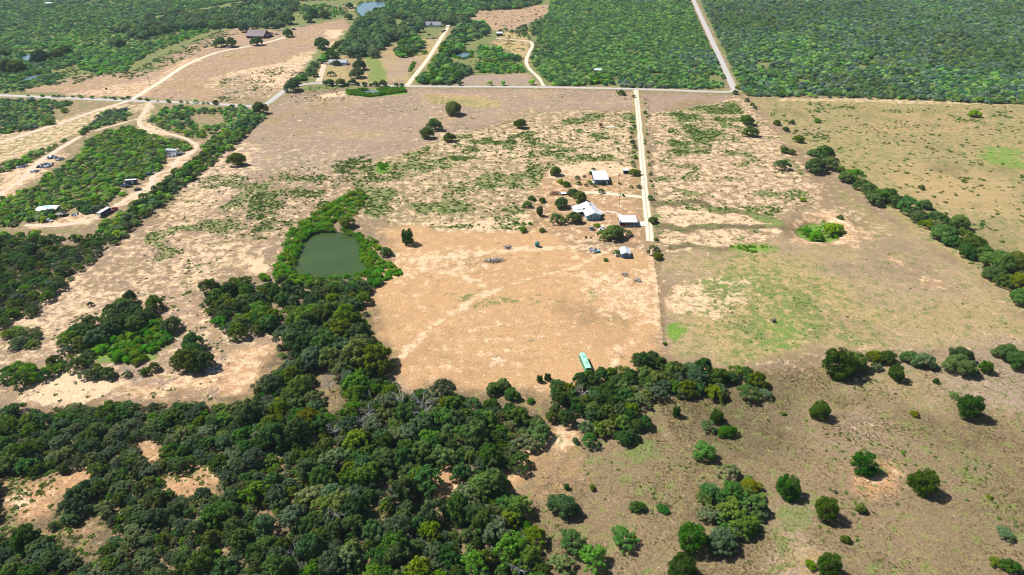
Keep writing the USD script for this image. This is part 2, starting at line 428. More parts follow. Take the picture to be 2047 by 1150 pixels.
paint([(655, 60), (690, 62), (690, 72), (660, 78)], S=0.85, R=0.3)
paint([(130, 190), (300, 160), (370, 120), (420, 110), (270, 195)], S=0.5, R=0.45)
paint([(690, 165), (650, 160), (620, 155), (660, 115), (710, 105), (900, 70), (860, 120), (815, 168)], Y=0.55, G=0.25, M=0.1, D=0.0, S=0.12, T=0.35)
paint([(725, 112), (755, 112), (775, 140), (775, 165), (735, 162), (735, 135)], 3, 3, L=0.42, G=0.7, Y=0.7)
paint([(760, 120), (830, 115), (840, 120), (805, 165), (775, 165), (770, 140)], 3, 3, M=0.8, Y=0.3, S=0.15, T=0.2, G=0.1)
paint([(655, 130), (640, 155), (670, 158), (700, 150), (690, 132)], 3, 3, Y=0.8, G=0.35)
paint([(815, 135), (825, 122), (830, 128), (816, 143)], 2, 2, L=0.9)
paint([(850, 70), (905, 55), (890, 95), (855, 100)], 3, 3, Y=0.85, T=0.3)
paint([(930, 150), (1060, 145), (1075, 172), (900, 172)], 4, 4, M=0.95, S=0.15, G=0.2, D=0.0, Y=0.1)
paint([(1010, 60), (1060, 60), (1060, 130), (1030, 110), (980, 85)], 4, 4, Y=0.85, T=0.3, S=0.25, D=0.0, G=0.15)
paint([(925, 18), (1100, 10), (1092, 48), (1010, 64), (955, 58)], 5, 7, M=0.6, R=0.4, S=0.3, D=0.15, G=0.2, Y=0.1)
paint([(630, 10), (720, 8), (720, 20), (640, 25)], S=0.35, Y=0.4, G=0.4, D=0.1)
paint([(0, 260), (60, 255), (240, 208), (300, 212), (170, 260), (80, 310), (0, 345)], S=0.6, R=0.4, M=0.4, D=0.0)
paint([(0, 340), (70, 318), (120, 300), (130, 320), (80, 350), (0, 400)], 4, 6, S=0.6, R=0.35, D=0.0, G=0.15)
paint([(50, 455), (150, 430), (230, 405), (300, 360), (350, 320), (390, 285), (400, 300), (330, 370), (240, 420), (170, 450)], 4, 5, S=0.6, R=0.3, G=0.1, D=0.1)
paint([(285, 215), (300, 205), (310, 215), (290, 240), (330, 260), (330, 270), (275, 262)], 2, 2, S=0.9)
# left pasture
paint([(500, 240), (560, 195), (700, 180), (900, 178), (1080, 178), (1272, 182), (1278, 220), (1080, 225), (900, 280), (830, 310), (730, 340), (560, 360), (440, 430), (330, 440), (400, 330), (440, 275)], M=0.7, S=0.21, G=0.16, D=0.0, R=0.12, T=0.15, Y=0.1)
paint([(330, 430), (440, 410), (560, 350), (690, 340), (735, 400), (640, 420), (540, 520), (500, 555), (400, 590), (300, 600), (230, 640), (100, 700), (0, 770), (-100, 770), (0, 655), (180, 505)], M=0.42, S=0.37, G=0.2, D=0.28, R=0.22, T=0.1)
paint([(400, 330), (470, 285), (530, 290), (520, 340), (430, 420), (330, 480), (300, 470)], 6, 9, S=0.48)
paint([(250, 560), (380, 480), (480, 480), (520, 520), (420, 575), (300, 600)], 7, 10, S=0.48)
paint([(500, 235), (560, 210), (700, 200), (650, 260), (520, 280)], 8, 10, D=0.2, Y=0.2, S=0.18)
paint([(540, 300), (640, 300), (720, 330), (620, 380), (500, 400)], 8, 10, S=0.32, G=0.3)
paint([(640, 190), (690, 180), (690, 192), (640, 196)], 3, 3, S=0.8)
paint([(890, 190), (1000, 200), (1000, 215), (900, 205)], 4, 5, Y=0.8, G=0.35)
paint([(690, 320), (850, 310), (930, 285), (880, 340), (760, 370), (720, 420)], 6, 9, Y=0.55, G=0.3, S=0.15)
paint([(757, 325), (775, 330), (768, 350), (754, 345)], 2, 3, L=0.9)
paint([(690, 178), (805, 176), (815, 186), (740, 194), (692, 190)], 3, 3, L=0.9)
paint([(830, 185), (900, 195), (980, 210), (970, 218), (870, 205)], 3, 3, Y=0.7, G=0.45)
paint([(855, 186), (1000, 188), (1000, 195), (860, 197)], 3, 4, M=0.9, R=0.3)
# scrubby sand in the middle
paint([(700, 350), (900, 275), (1080, 222), (1275, 222), (1290, 400), (1080, 425), (1060, 465), (800, 455), (730, 430)], S=0.44, G=0.3, M=0.15, D=0.34, R=0.15, T=0.1, Y=0.3)
paint([(870, 265), (1270, 250), (1275, 310), (1060, 320), (900, 310)], 6, 9, S=0.55, G=0.3)
paint([(960, 440), (1070, 420), (1060, 468), (920, 468), (840, 455)], 5, 7, S=0.72, G=0.22)
paint([(1080, 335), (1285, 330), (1290, 395), (1290, 490), (1050, 470), (1065, 400)], 4, 5, S=0.35, G=0.08, R=0.4, T=0.5, M=0.3)
paint([(1080, 330), (1180, 325), (1280, 335), (1270, 350), (1100, 352)], 4, 5, S=0.65, R=0.3)
paint([(1050, 470), (1290, 488), (1310, 520), (1200, 520), (1080, 500)], 5, 6, S=0.5, R=0.4)
# right of the drive
paint([(1290, 188), (1480, 192), (1570, 290), (1650, 400), (1575, 440), (1565, 485), (1400, 505), (1310, 515)], S=0.47, G=0.18, M=0.25, D=0.3, R=0.22, T=0.05, Y=0.2)
paint([(1288, 184), (1465, 190), (1440, 205), (1350, 222), (1290, 226)], 4, 5, M=0.95, S=0.12, G=0.1)
paint([(1335, 225), (1400, 210), (1475, 205), (1490, 235), (1420, 270), (1420, 305), (1350, 305)], 5, 6, G=0.42)
paint([(1305, 415), (1420, 412), (1575, 448), (1560, 470), (1480, 455), (1310, 455)], 6, 9, S=0.62, M=0.6, G=0.12)
paint([(1310, 468), (1450, 470), (1500, 480), (1420, 495), (1312, 492)], 6, 9, S=0.58)
for ln, w_ in (([(1308, 409), (1330, 405), (1352, 409), (1375, 403), (1400, 404), (1420, 415), (1440, 424), (1465, 419), (1490, 425), (1520, 432), (1560, 447)], 3.2), ([(1313, 453), (1335, 450), (1350, 456), (1370, 459), (1392, 452), (1420, 453), (1460, 451), (1500, 454), (1536, 451), (1568, 459)], 2.7), ([(1340, 495), (1375, 489), (1405, 497), (1440, 499), (1480, 497)], 1.8)):
    paint(ln, 1.6, 1.6, line=w_, S=0.0, G=0.35, D=1.0, R=0.0, M=0.0)
paint([(1490, 430), (1540, 425), (1580, 452), (1560, 460), (1510, 442)], 2, 3, G=0.75, L=0.3)
# far right pasture
paint([(1492, 192), (2300, 208), (2600, 800), (2047, 620), (1900, 520), (1760, 420), (1650, 340), (1570, 270)], Y=0.72, G=0.42, S=0.1, M=0.2, D=0.15, R=0.15, T=0.2)
for pg_, v_ in (([(1700, 215), (1900, 225), (2000, 260), (1850, 285), (1720, 260)], dict(T=0.7, Y=0.4)), ([(1780, 330), (2000, 350), (2047, 430), (1900, 420), (1800, 370)], dict(T=0.6, Y=0.75, G=0.2)), ([(1560, 215), (1680, 215), (1700, 260), (1600, 270)], dict(M=0.6, D=0.25)), ([(1850, 420), (2047, 450), (2047, 590), (1930, 530)], dict(D=0.3, M=0.5, Y=0.5))):
    paint(pg_, 12, 14, **v_)
paint([(1640, 345), (1760, 430), (1900, 530), (2047, 610), (2047, 640), (1880, 560), (1700, 430)], 4, 4, G=0.4, Y=0.6, S=0.15)
paint([(1850, 310), (1940, 305), (1930, 345), (1860, 350)], 5, 7, M=0.9, D=0.3, S=0.15)
paint([(1960, 290), (2047, 300), (2047, 340), (1960, 320)], 5, 7, L=0.55, G=0.55)
paint([(1640, 280), (1760, 275), (1790, 330), (1690, 330)], 5, 7, G=0.45)
paint([(1560, 196), (1900, 200), (2047, 206), (2047, 212), (1560, 202)], 3, 4, S=0.6, R=0.3)
# right middle field
paint([(1310, 512), (1400, 505), (1560, 485), (1700, 490), (1760, 430), (2047, 625), (2300, 800), (2300, 700), (2047, 695), (1700, 700), (1560, 722), (1340, 712)], M=0.6, G=0.32, S=0.13, D=0.05, Y=0.45, R=0.15, T=0.2)
paint([(1350, 700), (1400, 640), (1460, 570), (1500, 520), (1620, 530), (1730, 600), (1760, 690), (1560, 722)], 14, 12, Y=0.85, G=0.43, M=0.35)
paint([(1340, 560), (1480, 530), (1560, 560), (1640, 600), (1690, 660), (1640, 700), (1480, 718), (1440, 670), (1480, 600)], 8, 12, G=0.56, L=0.27, Y=0.95)
paint([(1500, 640), (1590, 640), (1660, 690), (1560, 722), (1500, 710)], 6, 9, G=0.6, L=0.4, Y=0.95)
paint([(1460, 490), (1520, 488), (1550, 498), (1500, 506), (1455, 500)], 2, 3, L=0.6, G=0.6)
paint([(1420, 500), (1520, 500), (1500, 530), (1420, 520)], 4, 6, G=0.45)
paint([(1332, 645), (1360, 640), (1372, 665), (1350, 680), (1334, 675)], 2.5, 3, L=0.75, G=0.7)
paint([(1325, 560), (1420, 550), (1515, 555), (1505, 615), (1450, 650), (1400, 620), (1335, 625)], 5, 8, S=0.68, R=0.5, M=0.3)
paint([(1760, 430), (1700, 415), (1640, 410), (1590, 430), (1690, 440), (1740, 480), (1800, 480)], 5, 6, S=0.35, Y=0.5, G=0.3)
paint([(1565, 460), (1600, 432), (1650, 424), (1690, 435), (1735, 465), (1725, 495), (1670, 500), (1600, 488)], 4, 7, S=0.5, R=0.5, G=0.15, T=0.45)
paint([(1585, 460), (1610, 446), (1650, 440), (1680, 455), (1686, 470), (1665, 486), (1620, 482)], 2, 2, S=0.0, R=0.0, G=0.8, L=0.6)
paint([(1720, 460), (1790, 510), (1850, 545), (1900, 560), (1850, 570), (1770, 520)], 4, 6, S=0.45, R=0.5, T=0.4)
# central mown field
paint([(760, 455), (930, 468), (1075, 470), (1180, 500), (1290, 490), (1312, 560), (1327, 700), (1270, 735), (1180, 765), (1050, 790), (920, 800), (790, 800), (770, 700), (700, 640), (720, 590), (760, 560), (790, 520)], 7, 8, T=1.0, S=0.16, R=0.36, G=0.12, M=0.1, D=0.0, Y=0.05)
paint([(780, 500), (960, 505), (1000, 540), (860, 545), (800, 560)], 5, 7, S=0.45, M=0.4)
paint([(1040, 620), (1120, 600), (1230, 640), (1240, 690), (1100, 680)], 7, 9, M=0.45, D=0.2, S=0.16)
paint([(800, 690), (940, 640), (1040, 690), (930, 770), (820, 770)], 7, 9, M=0.4, D=0.15, S=0.2)
paint([(900, 590), (980, 590), (1030, 600), (960, 615)], 3, 5, G=0.5)
paint([(1060, 590), (1130, 600), (1110, 612), (1060, 608)], 3, 5, G=0.42)
paint([(1174, 580), (1190, 582), (1186, 605), (1176, 604)], 2, 3, G=0.5)
paint([(1150, 545), (1320, 540), (1325, 640), (1230, 620), (1160, 580)], 6, 8, S=0.5, T=1.0)
for ln, w in (([(1205, 503), (1150, 535), (1050, 558), (970, 588), (880, 640), (800, 712)], 1.6), ([(830, 520), (930, 512), (1010, 500), (1190, 492)], 2.2), ([(1305, 495), (1312, 560), (1322, 640), (1326, 690)], 2.0),
              ([(1150, 500), (1160, 525), (1150, 535)], 1.6), ([(1240, 690), (1225, 735)], 1.5), ([(960, 570), (900, 545), (840, 540)], 1.4), ([(1070, 770), (1050, 790), (1040, 830)], 2.0)):
    paint(ln, 1.6, 1.6, line=w, S=0.6, G=0.0, R=0.3)
ctr_ = PP([(760, 470), (1180, 500), (1290, 500), (1312, 690), (1180, 740), (920, 770), (800, 760), (740, 630)]).mean(0)
edge_ = PP([(790, 520), (960, 505), (1150, 515), (1290, 520), (1305, 600), (1312, 690), (1240, 725), (1080, 745), (920, 765), (820, 750), (775, 690), (745, 630), (750, 580)])
for k_ in range(9):
    f_ = 0.96 - 0.1 * k_
    o_ = ctr_ + (edge_ - ctr_) * f_ * (1 + 0.03 * srng0.normal(size=(len(edge_), 1)))
    i0_ = srng0.integers(len(o_))
    paint(smooth_line(np.roll(o_, i0_, 0)[:srng0.integers(7, 13)], 8.0), 1.4, 1.2, line=0.7, world=True, **(dict(S=0.4) if k_ % 2 else dict(D=0.3, M=0.4)))
paint([(1312, 500), (1320, 560), (1330, 690)], 1.2, 1.0, line=1.0, S=0.1, G=0.35, D=0.5, T=0.0)
for ln_, w_, v_ in (([(0, 191), (165, 198), (300, 203), (400, 206), (470, 210), (515, 212), (536, 205), (556, 190), (600, 169), (640, 165.5), (700, 168), (815, 171.5), (1024, 174), (1275, 179), (1400, 183), (1468, 181)], 7.5, dict(G=0.42, Y=0.5, D=0.3)), ([(1468, 181), (1440, 118), (1411, 55), (1386, 0)], 7, dict(S=0.3, G=0.35, M=0.6)),
                     ([(1271, 181), (1276, 230), (1283, 310), (1290, 390), (1297, 450), (1299, 482)], 5, dict(G=0.36, Y=0.5, T=0.5, S=0.2)), ([(814, 170), (855, 118), (897, 54)], 6, dict(Y=0.8, T=0.4, G=0.3, S=0.2))):
    paint(ln_, 2.0, 3.0, line=w_, **v_)
# pale ant mounds and small bare spots
srng = np.random.default_rng(3)
MOUNDS = [(921, 641), (970, 683), (993, 717), (1196, 621), (905, 656), (1062, 680), (1085, 673), (1121, 560), (955, 560), (1140, 700), (660, 216), (705, 232), (720, 210), (752, 222), (777, 219), (810, 228), (868, 215), (880, 223), (860, 235), (750, 248), (720, 258), (832, 280), (808, 260), (618, 283), (541, 261), (600, 241), (640, 265), (590, 300), (690, 246), (925, 222), (950, 205), (440, 345), (470, 350), (425, 365), (365, 408)]
for x_, y_ in MOUNDS:
    c_ = P(x_, y_)[:2]
    r_ = srng.uniform(0.9, 1.9)
    paint([c_ + r_ * np.array([math.cos(a_), math.sin(a_)]) for a_ in np.linspace(0, 2 * np.pi, 9)[:-1]], 1.0, 0.8, world=True, S=0.7, T=0.0, G=0.0)
# lower left bare ground around the dry pond
paint([(0, 780), (60, 740), (110, 640), (230, 600), (390, 570), (470, 660), (560, 690), (560, 720), (500, 800), (250, 830), (0, 830)], S=0.37, R=0.3, M=0.65, D=0.15, G=0.2)
paint([(48, 775), (110, 745), (190, 745), (235, 770), (170, 812), (80, 815)], 3, 4, S=0.82, M=0.8, G=0.0, R=0.15)
paint([(250, 770), (330, 768), (420, 750), (440, 770), (320, 795), (240, 800)], 4, 5, S=0.5, R=0.5, T=0.6)
paint([(447, 720), (480, 690), (555, 690), (570, 715), (490, 795), (438, 798)], 3, 3, S=0.45, T=0.75, R=0.45, G=0.05)
paint([(150, 695), (220, 655), (310, 632), (345, 665), (300, 715), (190, 712)], 4, 5, G=0.8, L=0.6, S=0.05)
paint([(50, 590), (160, 560), (240, 590), (150, 650), (60, 690), (30, 650)], 6, 8, S=0.52)
paint([(490, 520), (535, 510), (540, 545), (500, 548)], 3, 4, S=0.85)
# wood floor in front
paint([(-600, 830), (0, 815), (300, 800), (480, 790), (560, 700), (720, 620), (790, 780), (1060, 780), (1110, 850), (1060, 940), (1100, 1080), (1120, 1400), (-900, 1400)], S=0.08, R=0.28, G=0.3, M=0.15, D=0.9, T=0.0)
for pg in ([(0, 955), (110, 945), (185, 935), (190, 950), (110, 990), (95, 1030), (60, 1050), (0, 1060)], [(80, 1060), (150, 1045), (205, 1035), (200, 1065), (165, 1110), (120, 1080)], [(320, 950), (390, 925), (440, 950), (420, 985), (340, 1000)],
           [(260, 870), (300, 880), (320, 930), (285, 920)], [(525, 1000), (545, 1000), (560, 1075), (535, 1085)], [(855, 940), (895, 935), (920, 975), (870, 990)]):
    paint(pg, 4, 7, S=0.27, R=0.62, D=0.4, T=0.55, G=0.2)
paint([(0, 985), (50, 975), (90, 990), (50, 1020), (0, 1030)], 3, 4, S=0.75, R=0.85)
# foreground right pasture
paint([(1010, 970), (1100, 880), (1290, 800), (1500, 755), (1560, 728), (1700, 712), (2047, 705), (2500, 700), (2600, 1400), (1120, 1400), (1110, 1150), (1060, 1050)], 5, 7, D=0.56, M=0.28, G=0.31, S=0.04, R=0.2, Y=0.32, T=0.05)
paint([(1600, 715), (2047, 700), (2200, 760), (2100, 860), (1900, 820), (1700, 800)], 10, 12, M=0.85, D=0.15, R=0.12)
paint([(1620, 820), (1780, 790), (1800, 900), (1680, 920)], 10, 12, M=0.7, D=0.25)
paint([(1350, 800), (1600, 760), (1580, 900), (1400, 900)], 8, 10, D=0.8, G=0.3, R=0.1)
paint([(1010, 940), (1060, 890), (1110, 880), (1085, 920), (1040, 950), (1020, 960)], 3, 6, S=0.45, R=1.0, D=0.0, T=0.4)
paint([(1060, 920), (1120, 900), (1190, 960), (1140, 1000), (1060, 1010)], 5, 7, R=0.4, D=0.5, S=0.05, G=0.3)
paint([(1110, 855), (1170, 855), (1150, 890), (1100, 890)], 3, 4, S=0.6, R=0.7)
paint([(1250, 875), (1310, 875), (1330, 890), (1270, 935), (1255, 910)], 3, 5, G=0.75, L=0.15)
paint([(1720, 925), (1790, 920), (1800, 980), (1740, 990), (1700, 975)], 4, 6, S=0.42, R=0.85, T=0.5, D=0.1)
paint([(1540, 1150), (1530, 1100), (1560, 1030), (1625, 985), (1640, 1010), (1600, 1060), (1570, 1150)], 4, 5, G=0.55, M=0.5, D=0.2)
paint([(1530, 1120), (1600, 1075), (1640, 1100), (1600, 1180), (1520, 1180)], 4, 6, M=0.75, S=0.15, R=0.4, D=0.1)
for k, w_ in POND_W.items():
    paint(w_, 4, 3, world=True, S=0.05, G=0.9, D=0.4, L=0.25)
    paint(w_, 1.5, 0.5, world=True, S=0.1, G=0.1, D=0.9, L=0.0, R=0.0, M=0.0)

# drifts of low scrub: outline, number of plants tried, size of the drifts, threshold, seed, plant widths
DRIFTS = [
    ([(700, 350), (900, 275), (1080, 228), (1275, 228), (1285, 335), (1100, 335), (1060, 400), (1050, 460), (800, 455), (730, 430)], 15000, 17, 0.535, 1, (0.9, 2.6)),
    ([(880, 270), (1270, 255), (1275, 310), (900, 320)], 6000, 13, 0.55, 2, (0.9, 2.4)),
    ([(1330, 232), (1400, 212), (1475, 208), (1500, 240), (1430, 275), (1420, 308), (1345, 306)], 3600, 10, 0.47, 3, (1.0, 2.8)),
    ([(1295, 230), (1480, 200), (1570, 290), (1640, 400), (1560, 445), (1310, 410)], 11000, 12, 0.565, 4, (0.7, 2.2)),
    ([(1305, 415), (1570, 445), (1560, 480), (1310, 500)], 2400, 9, 0.58, 5, (0.5, 1.4)),
    ([(560, 340), (690, 330), (735, 400), (640, 430), (560, 480), (480, 480), (500, 400)], 5200, 14, 0.54, 6, (0.9, 2.4)),
    ([(300, 430), (440, 330), (560, 340), (480, 480), (420, 570), (250, 640)], 6000, 15, 0.575, 7, (0.7, 2.0)),
    ([(660, 325), (740, 310), (745, 360), (680, 370)], 1300, 9, 0.47, 8, (1.0, 2.6)),
    ([(1500, 200), (2047, 215), (2047, 600), (1700, 360)], 12000, 14, 0.60, 9, (1.0, 3.2)),
    ([(440, 160), (560, 130), (640, 160), (560, 190), (430, 205)], 3000, 15, 0.55, 10, (1.2, 2.8)),
    ([(1290, 800), (1560, 735), (2047, 715), (2047, 1150), (1130, 1150), (1060, 1000)], 3800, 15, 0.60, 11, (0.6, 1.6)),
    ([(0, 780), (110, 640), (390, 580), (470, 660), (430, 800), (200, 820)], 3200, 11, 0.57, 12, (0.6, 2.0)),
    ([(1340, 560), (1560, 540), (1690, 660), (1480, 718)], 1100, 12, 0.60, 13, (0.5, 1.3)),
    ([(1340, 520), (1760, 440), (2047, 640), (2040, 690), (1700, 695)], 1500, 12, 0.62, 14, (0.5, 1.4)),
    ([(930, 20), (1090, 15), (1090, 32), (1050, 60), (960, 45)], 700, 14, 0.55, 15, (1.5, 4)),
    ([(150, 190), (300, 160), (480, 100), (640, 100), (440, 205)], 1200, 14, 0.6, 16, (0.8, 1.8)),
    ([(500, 235), (700, 190), (1270, 190), (1080, 220), (900, 280), (560, 350)], 3500, 20, 0.62, 17, (0.7, 1.8)),
    ([(200, 152), (270, 142), (330, 106), (440, 62), (480, 66), (345, 130), (262, 160)], 1800, 10, 0.4, 19, (1.5, 4)),
    ([(90, 172), (150, 126), (205, 150), (160, 168)], 800, 10, 0.4, 20, (1.5, 4)),
    ([(590, 12), (690, 8), (700, 30), (640, 42), (595, 34)], 900, 12, 0.42, 21, (1.5, 4)),
    ([(930, 150), (945, 95), (1050, 60), (1060, 130)], 1400, 12, 0.48, 22, (1.2, 3.5)),
    ([(0, 930), (200, 910), (450, 905), (450, 1000), (210, 1120), (0, 1120)], 2600, 9, 0.48, 24, (0.6, 2.2)),
    ([(620, 172), (690, 172), (690, 200), (560, 205)], 700, 10, 0.5, 18, (1.0, 2.2)),
]


def drift(p, scale, seed):
    return meshkit.fbm(np.c_[p / scale, np.full(len(p), seed * 7.7)], 3, seed)


def patchy(poly, n, scale, thr, seed, z=0.0):
    w = PP(poly)
    lo, hi = w.min(0), w.max(0)
    p = prng.uniform(lo, hi, (n, 2))
    p = p[sdist(p, w) > 0]
    return p[prng.uniform(size=len(p)) < 0.07 + 0.93 * sstep(thr - 0.05, thr + 0.12, drift(p, scale, seed))]


prng = np.random.default_rng(5)
for poly, n, sc, thr, seed, ws in DRIFTS:
    w = PP(poly)
    near = np.nonzero((gp[:, 0] > w[:, 0].min()) & (gp[:, 0] < w[:, 0].max()) & (gp[:, 1] > w[:, 1].min()) & (gp[:, 1] < w[:, 1].max()))[0]
    near = near[sdist(gp[near], w) > 0]
    chan['G'][near] += (0.4 if seed < 9 else 0.1) * sstep(thr - 0.04, thr + 0.12, drift(gp[near], sc, seed))

gz = hz(gp[:, 0], gp[:, 1])
for k, w_ in POND_W.items():
    sel = (np.abs(gp[:, 0] - w_[:, 0].mean()) < 120) & (np.abs(gp[:, 1] - w_[:, 1].mean()) < 120)
    flat_z = float(hz(*w_.mean(0)))
    d = sdist(gp[sel], w_)
    near = sstep(-12, 0, d)
    gz[sel] = gz[sel] * (1 - near) + flat_z * near - 1.6 * sstep(-2.0, 1.2, d)
sel = (np.abs(gp[:, 0] - BASIN[:, 0].mean()) < 120) & (np.abs(gp[:, 1] - BASIN[:, 1].mean()) < 120)
d = sdist(gp[sel], BASIN)
gz[sel] += 1.1 * np.exp(-((d + 4) / 5) ** 2) - 1.6 * sstep(0, 6, d)
gz += (0.10 * w1 * 2) * (np.abs(gp[:, 0]) < 1000)

nx, ny = len(xs), len(ys)
ii = (np.arange(ny - 1)[:, None] * nx + np.arange(nx - 1)[None, :]).ravel()
gf = np.vstack([np.c_[ii, ii + 1, ii + nx + 1], np.c_[ii, ii + nx + 1, ii + nx]])
ground = usdkit.mesh(stage, '/World/ground', (np.c_[gp, gz], gf), M['ground'], True)
pv = UsdGeom.PrimvarsAPI(ground)
for nm, ks in (('fa', 'SGM'), ('fb', 'RYD'), ('fc', 'TLL')):
    a = np.stack([chan[k] for k in ks], 1).astype(np.float32)
    pv.CreatePrimvar(nm, Sdf.ValueTypeNames.Color3fArray, 'vertex').Set(Vt.Vec3fArray.FromNumpy(a))
tag(ground.GetPrim(), 'dry pasture land with sandy and green patches under the whole scene', 'ground', kind='structure')


def sheet(name, outline, z, mat):
    from shapely.geometry import Polygon
    m = trimesh.creation.triangulate_polygon(Polygon(outline), engine='earcut')
    v, f = m
    return (np.c_[v, np.full(len(v), z)], f)


POND_LABEL = {'pond': 'murky green stock pond ringed by bright bushes', 'far_pond': 'blue pond among trees at the far top edge', 'hollow_pond': 'small blue pond between oaks at the far left', 'creek_pond': 'narrow blue water strip in green brush at the far left',
              'brush_pond': 'small teal pond hidden in green brush beyond the road', 'roadside_pond': 'tiny pond in bright reeds beside the county road', 'edge_pond': 'sliver of blue pond at the top edge'}
for k, w_ in POND_W.items():
    c = w_.mean(0)
    # a smooth shoreline: corners rounded by repeated cutting
    o = w_
    for _ in range(1 if k == 'pond' else 3):
        nxt = np.roll(o, -1, 0)
        o = np.stack([0.75 * o + 0.25 * nxt, 0.25 * o + 0.75 * nxt], 1).reshape(-1, 2)
    o = c + (o - c) * 1.05
    v, f = sheet(k, o, float(hz(*c)) - 0.55, None)
    m = usdkit.mesh(stage, f'/World/{k}', (v, f), M[PONDS[k][1]])
    tag(m.GetPrim(), POND_LABEL[k], 'pond', kind='structure')


rng = np.random.default_rng(11)
ROADS = []


def road(name, px, width, mat, label, lift=0.10, ragged=0.12):
    line = smooth_line(PP(px), 4.0)
    ROADS.append((line, width))
    t = np.gradient(line, axis=0)
    t /= np.linalg.norm(t, axis=1, keepdims=True)
    nrm = np.c_[-t[:, 1], t[:, 0]]
    n = len(line)
    acr = np.array([0, 0.25, 0.5, 0.75, 1.0])
    jl, jr = rng.normal(0, ragged, n), rng.normal(0, ragged, n)
    V = []
    for a in acr:
        off = (a - 0.5) * width + (jl * width * 0.5 if a == 0 else 0) + (jr * width * 0.5 if a == 1 else 0)
        V.append(line + nrm * np.reshape(off, (-1, 1)) if np.ndim(off) else line + nrm * off)
    V = np.stack(V, 1).reshape(-1, 2)
    z = hz(V[:, 0], V[:, 1]) + lift + np.tile(np.array([-0.1, 0, 0.02, 0, -0.1]), n)
    i, j = np.meshgrid(np.arange(n - 1), np.arange(4), indexing='ij')
    q = (i * 5 + j).ravel()
    f = np.vstack([np.c_[q, q + 6, q + 1], np.c_[q, q + 5, q + 6]])
    v3 = np.c_[V, z]
    if np.cross(v3[f[0, 1]] - v3[f[0, 0]], v3[f[0, 2]] - v3[f[0, 0]])[2] < 0:
        f = f[:, ::-1]
    m = usdkit.mesh(stage, numbered('/World', name), (v3, f), mat, True)
    UsdGeom.PrimvarsAPI(m).CreatePrimvar('across', Sdf.ValueTypeNames.FloatArray, 'vertex').Set(Vt.FloatArray.FromNumpy(np.tile(acr, n).astype(np.float32)))
    tag(m.GetPrim(), label, 'road', kind='structure')


road('county_road', [(-60, 188), (60, 193), (165, 198), (300, 203), (400, 206), (470, 210), (515, 212), (536, 205), (556, 190), (575, 177), (600, 169), (640, 165.5), (700, 168), (815, 171.5), (1024, 174), (1275, 179), (1400, 183), (1450, 184), (1468, 181), (1464, 170), (1440, 118), (1411, 55), (1386, 0), (1370, -35)], 6.8, M['asphalt'], 'pale county road crossing the scene and turning up beside the forest', 0.14, 0.03)
road('ranch_driveway', [(1271, 181), (1276, 230), (1283, 310), (1290, 390), (1297, 450), (1299.5, 482)], 4.6, M['gravel'], 'pale gravel driveway running from county road down to the farmhouse', 0.12, 0.06)
road('yard_driveway', [(1289, 394), (1240, 389), (1190, 384.5), (1160, 385)], 4.0, M['gravel'], 'gravel spur from the ranch driveway to the farmhouse yard', 0.10, 0.08)
road('barn_driveway', [(238, 208), (262, 200), (282, 188), (320, 165), (370, 132), (420, 110), (452, 101), (512, 90), (545, 82), (574, 73)], 5.5, M['gravel'], 'gravel drive climbing the left field to the red barn', 0.11, 0.05)
road('house_driveway', [(637, 163), (642, 148), (648, 128)], 6.0, M['track'], 'short pale driveway to the blue-grey house', 0.11, 0.05)
road('north_driveway', [(814, 170), (835, 143), (855, 118), (870, 95), (885, 72), (897, 54)], 5.0, M['gravel'], 'straight white gravel drive running up to the grey-roofed house', 0.10, 0.06)
road('winding_driveway', [(1087, 173), (1076, 155), (1057, 136), (1052, 122), (1057, 106), (1064, 92), (1060, 83), (1040, 80), (1015, 79), (992, 76)], 4.0, M['gravel'], 'winding sandy drive between the brush and green thicket', 0.10, 0.08)
road('dirt_road', [(300, 204), (291, 222), (278, 240), (288, 256), (330, 265), (368, 276), (392, 290), (384, 305), (352, 322), (345, 336), (308, 352), (300, 372), (255, 398), (212, 425), (170, 443), (112, 452), (50, 450)], 3.8, M['track'], 'winding pale dirt road through the junkyard brush on the left', 0.09, 0.18)
road('dirt_road', [(280, 236), (240, 247), (190, 261)], 4.0, M['track'], 'sandy side track leading left from the junkyard road', 0.06, 0.15)
road('dirt_road', [(-20, 291), (60, 265), (130, 243), (190, 222), (238, 208)], 6.0, M['track'], 'broad eroded dirt road at the left edge', 0.07, 0.15)
road('dirt_road', [(-20, 400), (40, 360), (75, 325), (120, 296), (160, 272)], 4.5, M['track'], 'pale dirt track past the scrap heaps at the left edge', 0.07, 0.2)

# ------------------------------------------------------------------ plant prototypes
LIB = '/World/plant_library'
stage.CreateClassPrim(LIB)


